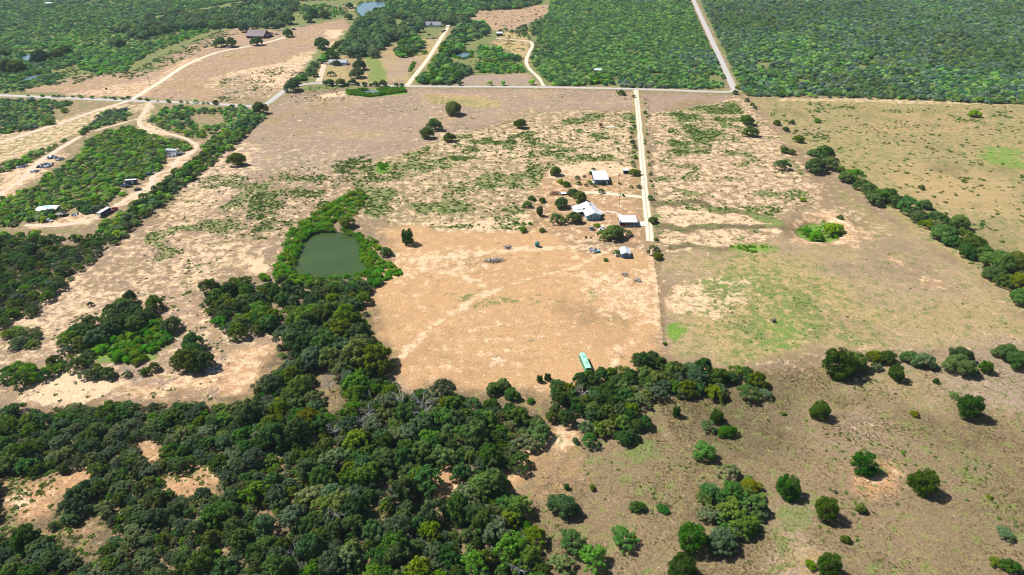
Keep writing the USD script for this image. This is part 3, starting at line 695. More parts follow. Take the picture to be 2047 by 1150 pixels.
def leaves(rng, lobes, n, size, up=0.35, jit=0.55, zmin=0.02, inner=0.72):
    """n small leaf-clump faces spread over the shells of lobes [(centre, radii)]."""
    C, R = np.array([l[0] for l in lobes]), np.array([l[1] for l in lobes])
    wgt = (R[:, 0] * R[:, 1] + R[:, 0] * R[:, 2] * 2)
    k = rng.choice(len(lobes), int(n * 2.2), p=wgt / wgt.sum())
    d = rng.normal(size=(len(k), 3))
    d[:, 2] += up * np.abs(rng.normal(size=len(k)))
    d /= np.linalg.norm(d, axis=1, keepdims=True)
    rho = rng.uniform(0.62, 1.12, len(k)) + 0.22 * rng.beta(1.2, 6, len(k))
    p = C[k] + R[k] * d * rho[:, None]
    deep = np.zeros(len(p))
    for c, r in zip(C, R):
        deep = np.maximum(deep, 1 - np.linalg.norm((p - c) / r, axis=1))
    ok = (p[:, 2] > zmin) & (deep < 1 - inner)
    p, d, k = p[ok][:n], d[ok][:n], k[ok][:n]
    nrm = d / R[k] * R[k].mean(1, keepdims=True) + rng.normal(size=p.shape) * jit
    nrm /= np.linalg.norm(nrm, axis=1, keepdims=True)
    a = np.cross(nrm, rng.normal(size=p.shape))
    a /= np.linalg.norm(a, axis=1, keepdims=True)
    b = np.cross(nrm, a)
    s = size * rng.uniform(0.55, 1.35, (len(p), 1))
    e = rng.uniform(0.5, 1.1, (len(p), 4, 1))
    q = np.stack([p + a * s * e[:, 0], p + b * s * e[:, 1] * 0.8, p - a * s * e[:, 2], p - b * s * e[:, 3] * 0.8], 1)
    q[:, 1:4:2] -= (nrm * s * 0.25)[:, None]
    v = q.reshape(-1, 3)
    i = np.arange(len(p)) * 4
    f = np.vstack([np.c_[i, i + 1, i + 2], np.c_[i, i + 2, i + 3]])
    lobe_tone = rng.uniform(-0.13, 0.13, len(lobes))
    tone = np.clip(rng.beta(2.2, 2.2, len(p)) * 0.75 + 0.12 + lobe_tone[k], 0, 1)
    return v, f, np.repeat(tone, 4).astype(np.float32)


def limbs(rng, height, spread, n, r0, levels=1, bow=0.12):
    """A tapered trunk that forks into limbs."""
    ms, ends = [], []
    fork = height * 0.38
    pts = [np.zeros(3), np.array([rng.normal(0, 0.02), rng.normal(0, 0.02), fork])]
    ms.append(cyl(pts[0] - [0, 0, 0.03], pts[1], r0 * 1.15, 7, r0 * 0.8))
    for k in range(n):
        an = 2 * np.pi * (k + rng.uniform(-0.3, 0.3)) / n
        e = np.array([math.cos(an) * spread * rng.uniform(0.6, 1), math.sin(an) * spread * rng.uniform(0.6, 1), height * rng.uniform(0.65, 0.98)])
        mid = (pts[1] + e) / 2 + [0, 0, bow * height * rng.uniform(-0.2, 0.8)]
        ms += [cyl(pts[1], mid, r0 * 0.55, 5, r0 * 0.36), cyl(mid, e, r0 * 0.36, 5, r0 * 0.1)]
        for _ in range(levels * 2):
            t = rng.uniform(0.2, 0.9)
            s = mid + (e - mid) * t
            ms.append(cyl(s, s + rng.normal(0, 0.1, 3) * [1, 1, 0.7] + [0, 0, 0.05], r0 * 0.16, 4, r0 * 0.04))
    return cat_(ms)


def library(name, crown, trunk, leafmat, barkmat='bark'):
    path = f'{LIB}/{name}'
    UsdGeom.Xform.Define(stage, path)
    if crown is not None:
        m = usdkit.mesh(stage, path + '/crown', (crown[0], crown[1]), M[leafmat])
        UsdGeom.PrimvarsAPI(m).CreatePrimvar('tone', Sdf.ValueTypeNames.FloatArray, 'vertex').Set(Vt.FloatArray.FromNumpy(crown[2]))
    if trunk is not None:
        usdkit.mesh(stage, path + '/trunk', trunk, M[barkmat], 50)
    return path


def dome_lobes(rng, n, rad, h0, h1, r, flat=0.85):
    """Lobes over a lopsided dome."""
    out, f1, f2, f3 = [], *rng.uniform(0, 2 * np.pi, 3)
    for k in range(n):
        a, q = k * 2.4 + rng.uniform(-0.5, 0.5), math.sqrt((k + 0.5) / n)
        lop = 1 + 0.2 * math.cos(a - f1) + 0.16 * math.cos(2 * a - f2) + 0.12 * math.cos(3 * a - f3) + rng.normal(0, 0.09)
        z = h0 + (h1 - h0) * math.sqrt(max(0.0, 1 - q * q)) * rng.uniform(0.8, 1.12)
        s = r * rng.uniform(0.6, 1.3)
        out.append(((math.cos(a) * q * rad * lop, math.sin(a) * q * rad * lop, z), (s * rng.uniform(0.85, 1.2), s * rng.uniform(0.85, 1.2), s * flat)))
    return out


LIBS, CENTRE, RATIO = {}, {}, {}


def lib_kind(kind, paths, centre, ratio):
    LIBS[kind], CENTRE[kind], RATIO[kind] = paths, centre, ratio


def build_kinds():
    r = np.random.default_rng(21)
    # widths are 1; the trees are scaled by their crown's width in metres
    P_ = []
    for k in range(6):
        lob = dome_lobes(r, 62, 0.43, 0.13, 0.60, 0.085, 1.05)
        P_.append(library(f'oak_{k}', leaves(r, lob, 7000, 0.025, jit=0.5), limbs(r, 0.55, 0.3, 6, 0.035), f'oak{k % 4}'))
    lib_kind('oak', P_, 0.35, 0.7)
    P_ = []
    for k in range(5):
        lob = dome_lobes(r, 40, 0.385, 0.12, 0.55, 0.125)
        P_.append(library(f'round_oak_{k}', leaves(r, lob, 7200, 0.028, jit=0.48), limbs(r, 0.55, 0.3, 6, 0.035), f'oak{k % 4}'))
    lib_kind('round', P_, 0.34, 0.7)
    P_ = []
    for k in range(3):
        lob = [((0, 0, 0.42), (0.36, 0.36, 0.42))]
        for j in range(34):
            z = r.uniform(0.08, 0.88)
            rad = 0.40 * math.sqrt(max(0.02, 1 - ((z - 0.40) / 0.56) ** 2))
            a = j * 2.4 + r.uniform(-0.3, 0.3)
            s = r.uniform(0.075, 0.14)
            lob.append(((math.cos(a) * rad, math.sin(a) * rad, z), (s, s, s * 1.1)))
        P_.append(library(f'cedar_{k}', leaves(r, lob, 6000, 0.031, inner=0.66), limbs(r, 0.7, 0.2, 4, 0.03), f'cedar{k}'))
    lib_kind('cedar', P_, 0.45, 0.98)
    for kind, mat in (('mesquite', 'mesquite'), ('grey', 'grey'), ('pale', 'pale')):
        P_ = []
        for k in range(3):
            lob = [((x * 1.08, y * 1.08, z), (a * 0.92, b * 0.92, c * 0.8)) for (x, y, z), (a, b, c) in dome_lobes(r, 46, 0.42, 0.1, 0.5, 0.082, 0.95)]
            P_.append(library(f'{kind}_{k}', leaves(r, lob, 5200, 0.024, jit=0.62), limbs(r, 0.5, 0.34, 7, 0.026, 1), f'{mat}{k}'))
        lib_kind(kind, P_, 0.3, 0.6)
    for kind, mat in (('shrub', 'shrub'), ('yellow', 'yellow'), ('lush', 'lush')):
        P_ = []
        for k in range(3 if kind == 'shrub' else 2):
            lob = dome_lobes(r, 22, 0.38, 0.1, 0.42, 0.135)
            P_.append(library(f'{kind}_{k}', leaves(r, lob, 3800, 0.03, jit=0.55), limbs(r, 0.4, 0.3, 6, 0.02), f'{mat}{k}' if kind == 'shrub' else mat))
        lib_kind(kind, P_, 0.26, 0.56)
    P_ = []
    for k in range(3):
        ms = [limbs(r, 0.62, 0.42, 8, 0.022, 5, 0.2)]
        P_.append(library(f'dead_{k}', None, ms[0], None, 'deadwood'))
    lib_kind('dead', P_, 0.4, 0.65)
    # lighter versions for the far woods
    for kind, mat, base in (('far_oak', 'oak', 'oak'), ('far_mesquite', 'mesquite', 'mesquite'), ('far_grey', 'grey', 'grey'), ('far_shrub', 'shrub', 'shrub'), ('dist_oak', 'oak', 'oak'), ('dist_mesquite', 'mesquite', 'mesquite'), ('dist_grey', 'grey', 'grey'), ('dist_shrub', 'shrub', 'shrub')):
        P_ = []
        for k in range(3):
            lob = dome_lobes(r, 14, 0.37, 0.1, 0.5, 0.15)
            P_.append(library(f'{kind}_{k}', leaves(r, lob, 620, 0.064, jit=0.32), cyl((0, 0, -0.05), (0, 0, 0.35), 0.03, 5, 0.02), f'{kind}{k}'))
        lib_kind(kind, P_, CENTRE[base], RATIO[base])
    P_ = []
    for k in range(3):
        lob = dome_lobes(r, 6, 0.36, 0.03, 0.16, 0.17, 0.7)
        P_.append(library(f'scrub_{k}', leaves(r, lob, 90, 0.1, jit=0.5), None, 'scrub'))
    lib_kind('scrub', P_, 0.2, 0.45)
    P_ = []
    for k in range(4):
        lob = dome_lobes(r, 4, 0.32, 0.03, 0.14, 0.18, 0.7)
        P_.append(library(f'tuft_{k}', leaves(r, lob, 24, 0.14, jit=0.6), None, 'tuft'))
    lib_kind('tuft', P_, 0.15, 0.4)
    P_ = []
    for k in range(3):
        lob = dome_lobes(r, 9, 0.36, 0.1, 0.4, 0.17)
        P_.append(library(f'reed_{k}', leaves(r, lob, 700, 0.042, jit=0.8), None, 'lush'))
    lib_kind('reed', P_, 0.24, 0.55)


build_kinds()
KIND_NAME = {'pale': 'mesquite_tree', 'round': 'oak_tree', 'oak': 'oak_tree', 'cedar': 'cedar_tree', 'mesquite': 'mesquite_tree', 'grey': 'grey_brush_tree', 'shrub': 'shrub', 'yellow': 'yellow_shrub', 'lush': 'bright_green_bush', 'dead': 'dead_tree',
             'far_oak': 'oak_tree', 'far_mesquite': 'mesquite_tree', 'far_grey': 'grey_brush_tree', 'far_shrub': 'shrub', 'reed': 'reed_clump'}
KIND_CAT = {'pale': 'tree', 'round': 'tree', 'oak': 'tree', 'cedar': 'tree', 'mesquite': 'tree', 'grey': 'tree', 'shrub': 'bush', 'yellow': 'bush', 'lush': 'bush', 'dead': 'dead tree', 'far_oak': 'tree', 'far_mesquite': 'tree', 'far_grey': 'tree', 'far_shrub': 'bush', 'reed': 'reeds'}


def plant(kind, x, y, W, label, group=None, tall=1.0, z=None, name=None):
    lib = LIBS[kind][prng.integers(len(LIBS[kind]))]
    X = UsdGeom.Xform.Define(stage, numbered('/World', name or KIND_NAME[kind]))
    X.AddTranslateOp().Set(Gf.Vec3d(float(x), float(y), float(hz(x, y)) - 0.08 if z is None else z))
    X.AddRotateZOp().Set(float(prng.uniform(0, 360)))
    X.AddScaleOp().Set(Gf.Vec3f(float(W), float(W * prng.uniform(0.82, 1.12)), float(W * tall)))
    p = X.GetPrim()
    p.GetReferences().AddInternalReference(lib)
    p.SetInstanceable(True)
    return tag(p, label, KIND_CAT[kind], group)


def from_px(kind, cx, cy, w, tall=1.0):
    """Where a tree stands, and its width, from the middle and width of its crown in the photograph."""
    zc = 0.0
    for _ in range(4):
        W = w / FPX * depth_of(cy, zc)
        zc = CENTRE[kind] * W * tall
    q = P(cx, cy, zc)
    return q[0], q[1], W


def one(kind, cx, cy, w, label, tall=1.0, group=None, name=None):
    x, y, W = from_px(kind, cx, cy, w, tall)
    return plant(kind, x, y, W, label, group, tall, name=name)


def scatter(name, kinds, pts, Ws, label, cat, talls=None):
    """Uncountable growth: one instancer. kinds: a kind per point."""
    if not len(pts):
        return
    pi = UsdGeom.PointInstancer.Define(stage, numbered('/World', name))
    path, order, index = str(pi.GetPath()), [], {}
    for kd in sorted(set(kinds)):
        for lib in LIBS[kd]:
            index[lib] = len(order)
            x = UsdGeom.Xform.Define(stage, f'{path}/Prototypes/p{len(order)}')
            x.GetPrim().GetReferences().AddInternalReference(lib)
            order.append(x.GetPath())
    pi.CreatePrototypesRel().SetTargets(order)
    n = len(pts)
    pr = np.array([index[LIBS[k][prng.integers(len(LIBS[k]))]] for k in kinds], np.int32)
    an = prng.uniform(0, np.pi, n)
    z = hz(pts[:, 0], pts[:, 1]) - 0.08
    pi.CreateProtoIndicesAttr(Vt.IntArray.FromNumpy(pr))
    pi.CreatePositionsAttr(Vt.Vec3fArray.FromNumpy(np.c_[pts, z].astype(np.float32)))
    pi.CreateOrientationsAttr([Gf.Quath(float(math.cos(a)), 0, 0, float(math.sin(a))) for a in an])
    tl = prng.uniform(0.85, 1.2, n) if talls is None else talls
    pi.CreateScalesAttr(Vt.Vec3fArray.FromNumpy(np.c_[Ws, Ws, Ws * tl].astype(np.float32)))
    tag(pi.GetPrim(), label, cat, kind='stuff')


def fill_points(poly, spacing, holes=(), z=0.0, jitter=0.42, inset=0.0):
    w = PP(poly, z)
    lo, hi = w.min(0), w.max(0)
    r = prng
    nx_, ny_ = int((hi[0] - lo[0]) / spacing) + 2, int((hi[1] - lo[1]) / (spacing * 0.87)) + 2
    gx, gy = np.meshgrid(np.arange(nx_), np.arange(ny_))
    p = np.stack([lo[0] + (gx + 0.5 * (gy % 2)) * spacing, lo[1] + gy * spacing * 0.87], -1).reshape(-1, 2) + r.uniform(-jitter, jitter, (nx_ * ny_, 2)) * spacing
    p = p[sdist(p, w) > inset]
    for h in holes:
        p = p[sdist(p, PP(h, z if z < 2 else 0.5 * z)) < -0.1 * spacing]
    return p


def off_roads(p, extra=1.5):
    keep = np.ones(len(p), bool)
    for line, w in ROADS:
        keep &= line_dist(p, line) > w / 2 + extra
    for w_ in POND_W.values():
        keep &= sdist(p, w_) < -1.0
    return keep

# ------------------------------------------------------------------ buildings
def frame_of(a, b):
    """Position of a and the heading from a to b (two ground points), and their distance."""
    d = b[:2] - a[:2]
    return math.atan2(d[1], d[0]), float(np.linalg.norm(d))


def gable(t, L, D, eave, ridge, roofmat, wallmat, over=0.5, along='x', thick=0.14):
    """Four walls and two roof slopes on the rectangle 0..L, 0..D; the ridge runs along x or y. Returns the wall prim."""
    if along == 'x':
        prof = [(0, 0), (D, 0), (D, eave), (D / 2, ridge), (0, eave)]
        body = prism(prof, 0, L)
        k = (ridge - eave) / (D / 2)
        s1 = [(-over, eave - over * k + 0.02), (D / 2, ridge + 0.02), (D / 2, ridge + 0.02 + thick), (-over, eave - over * k + 0.02 + thick)]
        s2 = [(D + over, eave - over * k + 0.02), (D + over, eave - over * k + 0.02 + thick), (D / 2, ridge + 0.025 + thick), (D / 2, ridge + 0.025)]
        w = part(t, 'wall', body, wallmat)
        part(t, 'roof', prism(s1, -over, L + over), roofmat)
        part(t, 'roof', prism(s2, -over, L + over), roofmat)
        part(t, 'ridge_cap', box(-over, L + over, D / 2 - 0.18, D / 2 + 0.18, ridge + thick + 0.01, ridge + thick + 0.07), roofmat)
    else:
        rot = trimesh.transformations.rotation_matrix(math.pi / 2, [0, 0, 1])
        mv = trimesh.transformations.translation_matrix([L, 0, 0])
        T = lambda m: m.apply_transform(mv @ rot)
        prof = [(0, 0), (L, 0), (L, eave), (L / 2, ridge), (0, eave)]
        k = (ridge - eave) / (L / 2)
        s1 = [(-over, eave - over * k + 0.02), (L / 2, ridge + 0.02), (L / 2, ridge + 0.02 + thick), (-over, eave - over * k + 0.02 + thick)]
        s2 = [(L + over, eave - over * k + 0.02), (L + over, eave - over * k + 0.02 + thick), (L / 2, ridge + 0.025 + thick), (L / 2, ridge + 0.025)]
        w = part(t, 'wall', T(prism(prof, 0, D)), wallmat)
        part(t, 'roof', T(prism(s1, -over, D + over)), roofmat)
        part(t, 'roof', T(prism(s2, -over, D + over)), roofmat)
        part(t, 'ridge_cap', T(box(-over, D + over, L / 2 - 0.18, L / 2 + 0.18, ridge + thick + 0.01, ridge + thick + 0.07)), roofmat)
    return w


def opening(t, name, x0, x1, z0, z1, y=0.0, side='front', D=0.0, mat='window', frame='trim'):
    """A window or door on the wall y = 0 (front), y = D (back), x = 0 (left) or x = D (right)."""
    def put(a0, a1, b0, b1, out):
        if side == 'front':
            return box(a0, a1, -out, 0.02, b0, b1)
        if side == 'back':
            return box(a0, a1, D - 0.02, D + out, b0, b1)
        if side == 'left':
            return box(-out, 0.02, a0, a1, b0, b1)
        return box(D - 0.02, D + out, a0, a1, b0, b1)
    f = 0.1
    w = part(t, name, put(x0, x1, z0, z1, 0.035), M[mat])
    fr = cat_([put(x0 - f, x0, z0 - f, z1 + f, 0.06), put(x1, x1 + f, z0 - f, z1 + f, 0.06), put(x0, x1, z1, z1 + f, 0.06), put(x0, x1, z0 - f, z0, 0.06)])
    part(w, 'frame', fr, M[frame])
    return w


# farmhouse: near gable faces the camera
A, B = at(1178.8, 439), at(1200.4, 432.6)
rid0, rid1 = P(1188.3, 425, 4.6), P(1171.8, 401.7, 4.6)
yaw = math.atan2(*(rid1 - rid0)[1::-1])
L_, W_ = float(np.linalg.norm(rid1 - rid0)), 8.0
dirL = np.array([math.cos(yaw), math.sin(yaw)])
house = thing('farmhouse', 'long farmhouse with white metal roof and teal walls at the middle of the homestead', 'house', (rid0[0] - W_ / 2 * dirL[1], rid0[1] + W_ / 2 * dirL[0], A[2] - 0.05), yaw)
# local frame: x along the ridge away from the camera, y = across, turned so that y = 0 is the left eave
house_L = L_ * 0.97
part_y = [(0, 0), (-W_, 0), (-W_, 3.0), (-W_ / 2, 4.5), (0, 3.0)]
k_ = 1.5 / (W_ / 2)
part(house, 'wall', prism(part_y, 0.4, house_L), M['teal_wall'])
part(house, 'roof', prism([(0.7, 3.02 - 0.7 * k_), (0.7, 3.16 - 0.7 * k_), (-W_ / 2, 4.66), (-W_ / 2, 4.52)], 0, house_L + 0.4), M['white_roof'], label='sunlit white metal slope with a porch side')
part(house, 'roof', prism([(-W_ - 0.7, 3.02 - 0.7 * k_), (-W_ - 0.7, 3.16 - 0.7 * k_), (-W_ / 2, 4.665), (-W_ / 2, 4.525)], 0, house_L + 0.4), M['white_roof'])
part(house, 'ridge_cap', box(0, house_L + 0.4, -W_ / 2 - 0.2, -W_ / 2 + 0.2, 4.67, 4.74), M['trim'])
part(house, 'porch_roof', prism([(0.72, 2.72), (0.72, 2.82), (5.2, 2.42), (5.2, 2.32)], house_L * 0.42, house_L * 0.98), M['white_roof'], label='wide low porch roof on the left side')
part(house, 'wing_roof', prism([(0.75, 2.98), (0.75, 3.1), (3.6, 2.86), (3.6, 2.74)], house_L * 0.62, house_L + 0.2), M['white_roof'])
part(house, 'side_porch_roof', prism([(-W_ - 0.75, 2.6), (-W_ - 0.75, 2.7), (-W_ - 2.6, 2.45), (-W_ - 2.6, 2.35)], house_L * 0.3, house_L * 0.5), M['white_roof'])
for f_ in (0.44, 0.58, 0.72, 0.86, 0.96):
    part(house, 'porch_post', cyl((house_L * f_, 4.95, 0), (house_L * f_, 4.95, 2.34), 0.09, 8), M['trim'])
part(house, 'porch_floor', box(house_L * 0.42, house_L * 0.98, 0.01, 5.0, 0, 0.25), M['concrete'])
for a_, b_ in ((-6.6, -5.2), (-3.0, -1.6)):
    w_ = part(house, 'window', box(0.355, 0.42, a_, b_, 1.0, 2.3), M['window'])
    part(w_, 'frame', cat_([box(0.33, 0.42, a_ - 0.1, b_ + 0.1, 2.3, 2.42), box(0.33, 0.42, a_ - 0.1, b_ + 0.1, 0.88, 1.0), box(0.33, 0.42, a_ - 0.1, a_, 1.0, 2.3), box(0.33, 0.42, b_, b_ + 0.1, 1.0, 2.3)]), M['trim'])
part(house, 'gable_vent', box(0.36, 0.42, -W_ / 2 - 0.3, -W_ / 2 + 0.3, 3.3, 3.8), M['trim'])
for x_ in (1.6, 4.2, 6.6):
    w_ = part(house, 'window', box(x_, x_ + 1.2, -0.02, 0.045, 0.95, 2.25), M['window'])
    part(w_, 'frame', cat_([box(x_ - 0.1, x_ + 1.3, -0.02, 0.07, 2.25, 2.36), box(x_ - 0.1, x_ + 1.3, -0.02, 0.07, 0.84, 0.95), box(x_ - 0.1, x_, -0.02, 0.07, 0.95, 2.25), box(x_ + 1.2, x_ + 1.3, -0.02, 0.07, 0.95, 2.25)]), M['trim'])
d_ = part(house, 'door', box(house_L * 0.5, house_L * 0.5 + 1.0, -0.02, 0.05, 0.26, 2.3), M['wood_wall'])
part(house, 'chimney', box(house_L * 0.7, house_L * 0.7 + 0.5, -W_ / 2 - 1.2, -W_ / 2 - 0.7, 3.9, 5.2), M['steel_wall'])

# metal workshop north of the house
A, B = at(1187.2, 368.2), at(1216, 368.0)
yaw, L_ = frame_of(A, B)
t = thing('workshop', 'square metal workshop with white roof and shaded front at the north of the yard', 'workshop', A, yaw)
D_ = 13.0
body = prism([(0.0, 0), (D_, 0), (D_, 4.0), (0.0, 3.3)], 0.3, L_ - 0.3)
part(t, 'wall', body, M['steel_wall'])
part(t, 'roof', prism([(-0.9, 3.27), (-0.9, 3.43), (D_ + 0.4, 4.18), (D_ + 0.4, 4.02)], -0.2, L_ + 0.2), M['white_roof'])
for a_, b_ in ((0.12, 0.42), (0.5, 0.8)):
    d_ = part(t, 'roll_up_door', box(L_ * a_, L_ * b_, -0.05, 0.02, 0, 2.8), M['blue_wall'])
    part(d_, 'frame', cat_([box(L_ * a_ - 0.12, L_ * a_, -0.08, 0.02, 0, 2.92), box(L_ * b_, L_ * b_ + 0.12, -0.08, 0.02, 0, 2.92), box(L_ * a_, L_ * b_, -0.08, 0.02, 2.8, 2.92)]), M['trim'])
part(t, 'door', box(L_ * 0.88, L_ * 0.95, -0.05, 0.02, 0, 2.1), M['trim'])
opening(t, 'window', 4.0, 5.4, 1.3, 2.2, side='right', D=L_ - 0.3)

# pump shed
A, B = at(1246.8, 347.6), at(1257, 347.3)
yaw, L_ = frame_of(A, B)
t = thing('pump_shed', 'tiny white-topped open shed beside a green tree by the driveway', 'shed', A, yaw)
part(t, 'wall', cat_([box(0, 0.1, 0, 2.6, 0, 2.3), box(L_ - 0.1, L_, 0, 2.6, 0, 2.3), box(0.1, L_ - 0.1, 2.5, 2.6, 0, 2.3)]), M['steel_wall'])
part(t, 'roof', prism([(-0.3, 2.32), (-0.3, 2.44), (3.0, 2.74), (3.0, 2.62)], -0.2, L_ + 0.2), M['white_roof'])
part(t, 'pressure_tank', cyl((L_ * 0.35, 1.3, 0.05), (L_ * 0.35, 1.3, 1.5), 0.4, 12), M['car_blue'])
part(t, 'pump_box', box(L_ * 0.6, L_ * 0.85, 0.9, 1.6, 0.02, 0.8), M['dark'])

# carport
A, B = at(1239, 452), at(1273, 452)
yaw, L_ = frame_of(A, B)
cp_ = thing('carport', 'long carport with flat white roof and open shaded front beside the driveway', 'carport', A, yaw)
D_ = 7.6
part(cp_, 'roof', prism([(-0.6, 2.72), (-0.6, 2.9), (D_ + 0.3, 3.3), (D_ + 0.3, 3.12)], -0.2, L_ + 0.2), M['white_roof'])
part(cp_, 'wall', cat_([box(0.05, L_ - 0.05, D_ - 0.14, D_, 0, 3.05), box(0.05, 0.18, 0.3, D_ - 0.15, 0, 2.72)]), M['steel_wall'])
for f_ in (0.015, 0.25, 0.5, 0.75, 0.985):
    part(cp_, 'post', box(L_ * f_ - 0.08, L_ * f_ + 0.08, -0.3, -0.14, 0, 2.76), M['steel_wall'])
part(cp_, 'slab', box(-0.1, L_ + 0.1, -0.3, D_, -0.1, 0.12), M['concrete'])
pad = PP([(1274, 443), (1296, 441), (1297.5, 451), (1274, 452)])
v, f = sheet('pad', pad, float(hz(*pad.mean(0))) + 0.1, None)
m = usdkit.mesh(stage, '/World/concrete_pad', (v, f), M['concrete'])
tag(m.GetPrim(), 'pale concrete apron between the carport and the driveway', 'pad', kind='structure')
# curved path from house to carport
road('garden_path', [(1199, 426), (1212, 422.5), (1226, 423), (1238, 427), (1247, 432)], 1.4, M['concrete'], 'thin curved concrete path from the farmhouse to the carport', 0.08, 0.02)

# small gabled shed
A, B = at(1241.9, 515), at(1259.5, 515)
yaw, L_ = frame_of(A, B)
t = thing('garden_shed', 'small blue shed with pale gable roof and an olive tree at its left', 'shed', A, yaw)
gable(t, L_, 6.2, 2.3, 3.3, M['pale_roof'], M['blue_wall'], 0.35, 'y')
part(t, 'door', box(L_ * 0.36, L_ * 0.64, -0.05, 0.02, 0, 2.0), M['steel_wall'])
part(t, 'gable_trim', box(L_ * 0.3, L_ * 0.7, -0.04, 0.02, 2.35, 2.45), M['trim'])
opening(t, 'window', 2.0, 3.2, 1.0, 1.8, side='left')
t = thing('white_drum', 'small white drum under the olive tree by the garden shed', 'drum', at(1231, 512))
part(t, 'barrel', cyl((0, 0, 0), (0, 0, 1.2), 0.55, 14), M['tarp_white'])
part(t, 'lid', cyl((0, 0, 1.2), (0, 0, 1.3), 0.6, 14), M['trim'])

# water tank
t = thing('water_tank', 'dark teal upright water tank alone on the bare field', 'tank', at(1074, 492.5))
part(t, 'barrel', cyl((0, 0, 0.1), (0, 0, 2.4), 1.2, 20), M['tank'])
part(t, 'top', cyl((0, 0, 2.4), (0, 0, 2.75), 1.2, 20, 0.4), M['tank'])
part(t, 'lid', cyl((0, 0, 2.75), (0, 0, 2.9), 0.35, 12), M['dark'])
part(t, 'base', cyl((0, 0, -0.1), (0, 0, 0.1), 1.5, 16), M['concrete'])
for z_ in (0.7, 1.3, 1.9):
    part(t, 'band', cyl((0, 0, z_), (0, 0, z_ + 0.12), 1.24, 20), M['tank'])


# green bus
def bus():
    f0, f1 = P(1163.6, 704.6, 3.0), P(1177, 735.4, 3.0)
    d = f1[:2] - f0[:2]
    L = float(np.linalg.norm(d))
    yaw = math.atan2(d[1], d[0])
    W = 2.5
    c = np.array([f0[0], f0[1]])
    t = thing('green_bus', 'old mint green bus parked on the dry field by the hedgerow', 'bus', (c[0], c[1], float(hz(*c)) + 0.02), yaw)
    h = W / 2
    # x runs from the rear (far) to the front (near)
    prof = [(-h, 0.55), (h, 0.55), (h, 2.55), (h - 0.12, 2.8), (-h + 0.12, 2.8), (-h, 2.55)]
    part(t, 'body', prism(prof, 0, L), M['bus_green'])
    part(t, 'roof', prism([(-h + 0.1, 2.805), (h - 0.1, 2.805), (h - 0.45, 3.0), (-h + 0.45, 3.0)], 0.05, L - 0.05), M['bus_roof'], label='pale mint roof')
    for x in (L * 0.28, L * 0.66):
        part(t, 'roof_hatch', box(x - 0.4, x + 0.4, -0.4, 0.4, 3.0, 3.09), M['bus_green'])
    n = 9
    for s in (-1, 1):
        for k in range(n):
            x0 = 0.7 + k * (L - 1.9) / n
            y = s * (h + 0.012)
            part(t, 'window', box(x0, x0 + (L - 1.9) / n - 0.16, min(y - 0.012, y + 0.012), max(y - 0.012, y + 0.012), 1.6, 2.35), M['window'])
        part(t, 'rub_rail', box(0.1, L - 0.1, min(s * h, s * (h + 0.04)), max(s * h, s * (h + 0.04)), 1.2, 1.32), M['bus_dark'])
        for x in (L * 0.22, L * 0.82):
            w = part(t, 'wheel', cyl((x, s * (h - 0.32), 0.5), (x, s * (h + 0.02), 0.5), 0.5, 16), M['rubber'])
            part(w, 'hub', cyl((x, s * (h - 0.02), 0.5), (x, s * (h + 0.04), 0.5), 0.24, 12), M['trim'])
    part(t, 'windscreen', box(L, L + 0.02, -h + 0.15, h - 0.15, 1.55, 2.45), M['window'])
    part(t, 'rear_window', box(-0.02, 0, -h + 0.3, h - 0.3, 1.6, 2.3), M['window'])
    part(t, 'bumper', box(L, L + 0.16, -h, h, 0.5, 0.8), M['bus_dark'])
    part(t, 'bumper', box(-0.16, 0, -h, h, 0.5, 0.8), M['bus_dark'])
    for s in (-0.85, 0.85):
        part(t, 'headlight', cyl((L + 0.01, s, 1.05), (L + 0.05, s, 1.05), 0.14, 12), M['trim'])


bus()


def vehicle(px, py, yaw, paint, label, name='parked_car', cat='car', kind='sedan', group=None):
    p = at(px, py, 0.02)
    t = thing(name, label, cat, p, yaw, group)
    L, W = (4.6, 1.85) if kind == 'sedan' else (5.6, 2.0)
    h = W / 2
    if kind == 'sedan':
        side = [(-2.3, 0.35), (2.3, 0.35), (2.3, 0.75), (1.9, 0.9), (1.15, 0.95), (-1.5, 0.98), (-2.25, 0.9)]
        cab = [(1.15, 0.95), (0.55, 1.45), (-0.9, 1.47), (-1.6, 0.97)]
    else:
        side = [(-2.8, 0.5), (2.8, 0.5), (2.8, 0.95), (2.6, 1.1), (1.3, 1.15), (-2.8, 1.15)]
        cab = [(1.35, 1.14), (0.8, 1.85), (-0.6, 1.87), (-0.75, 1.14)]
    rot = trimesh.transformations.rotation_matrix(-math.pi / 2, [0, 0, 1])
    part(t, 'body', prism(side, -h, h).apply_transform(rot), M[paint])
    part(t, 'cabin', prism(cab, -h + 0.12, h - 0.12).apply_transform(rot), M['window'])
    rx0, rx1, rz = (-0.88, 0.52, 1.462) if kind == 'sedan' else (-0.58, 0.78, 1.862)
    part(t, 'roof', box(rx0, rx1, -h + 0.14, h - 0.14, rz, rz + 0.06), M[paint])
    for sx in (-0.3, 0.31):
        for sy in (-1, 1):
            part(t, 'wheel', cyl((sx * L, sy * (h - 0.22), 0.35), (sx * L, sy * (h + 0.01), 0.35), 0.35, 12), M['rubber'])
    return t


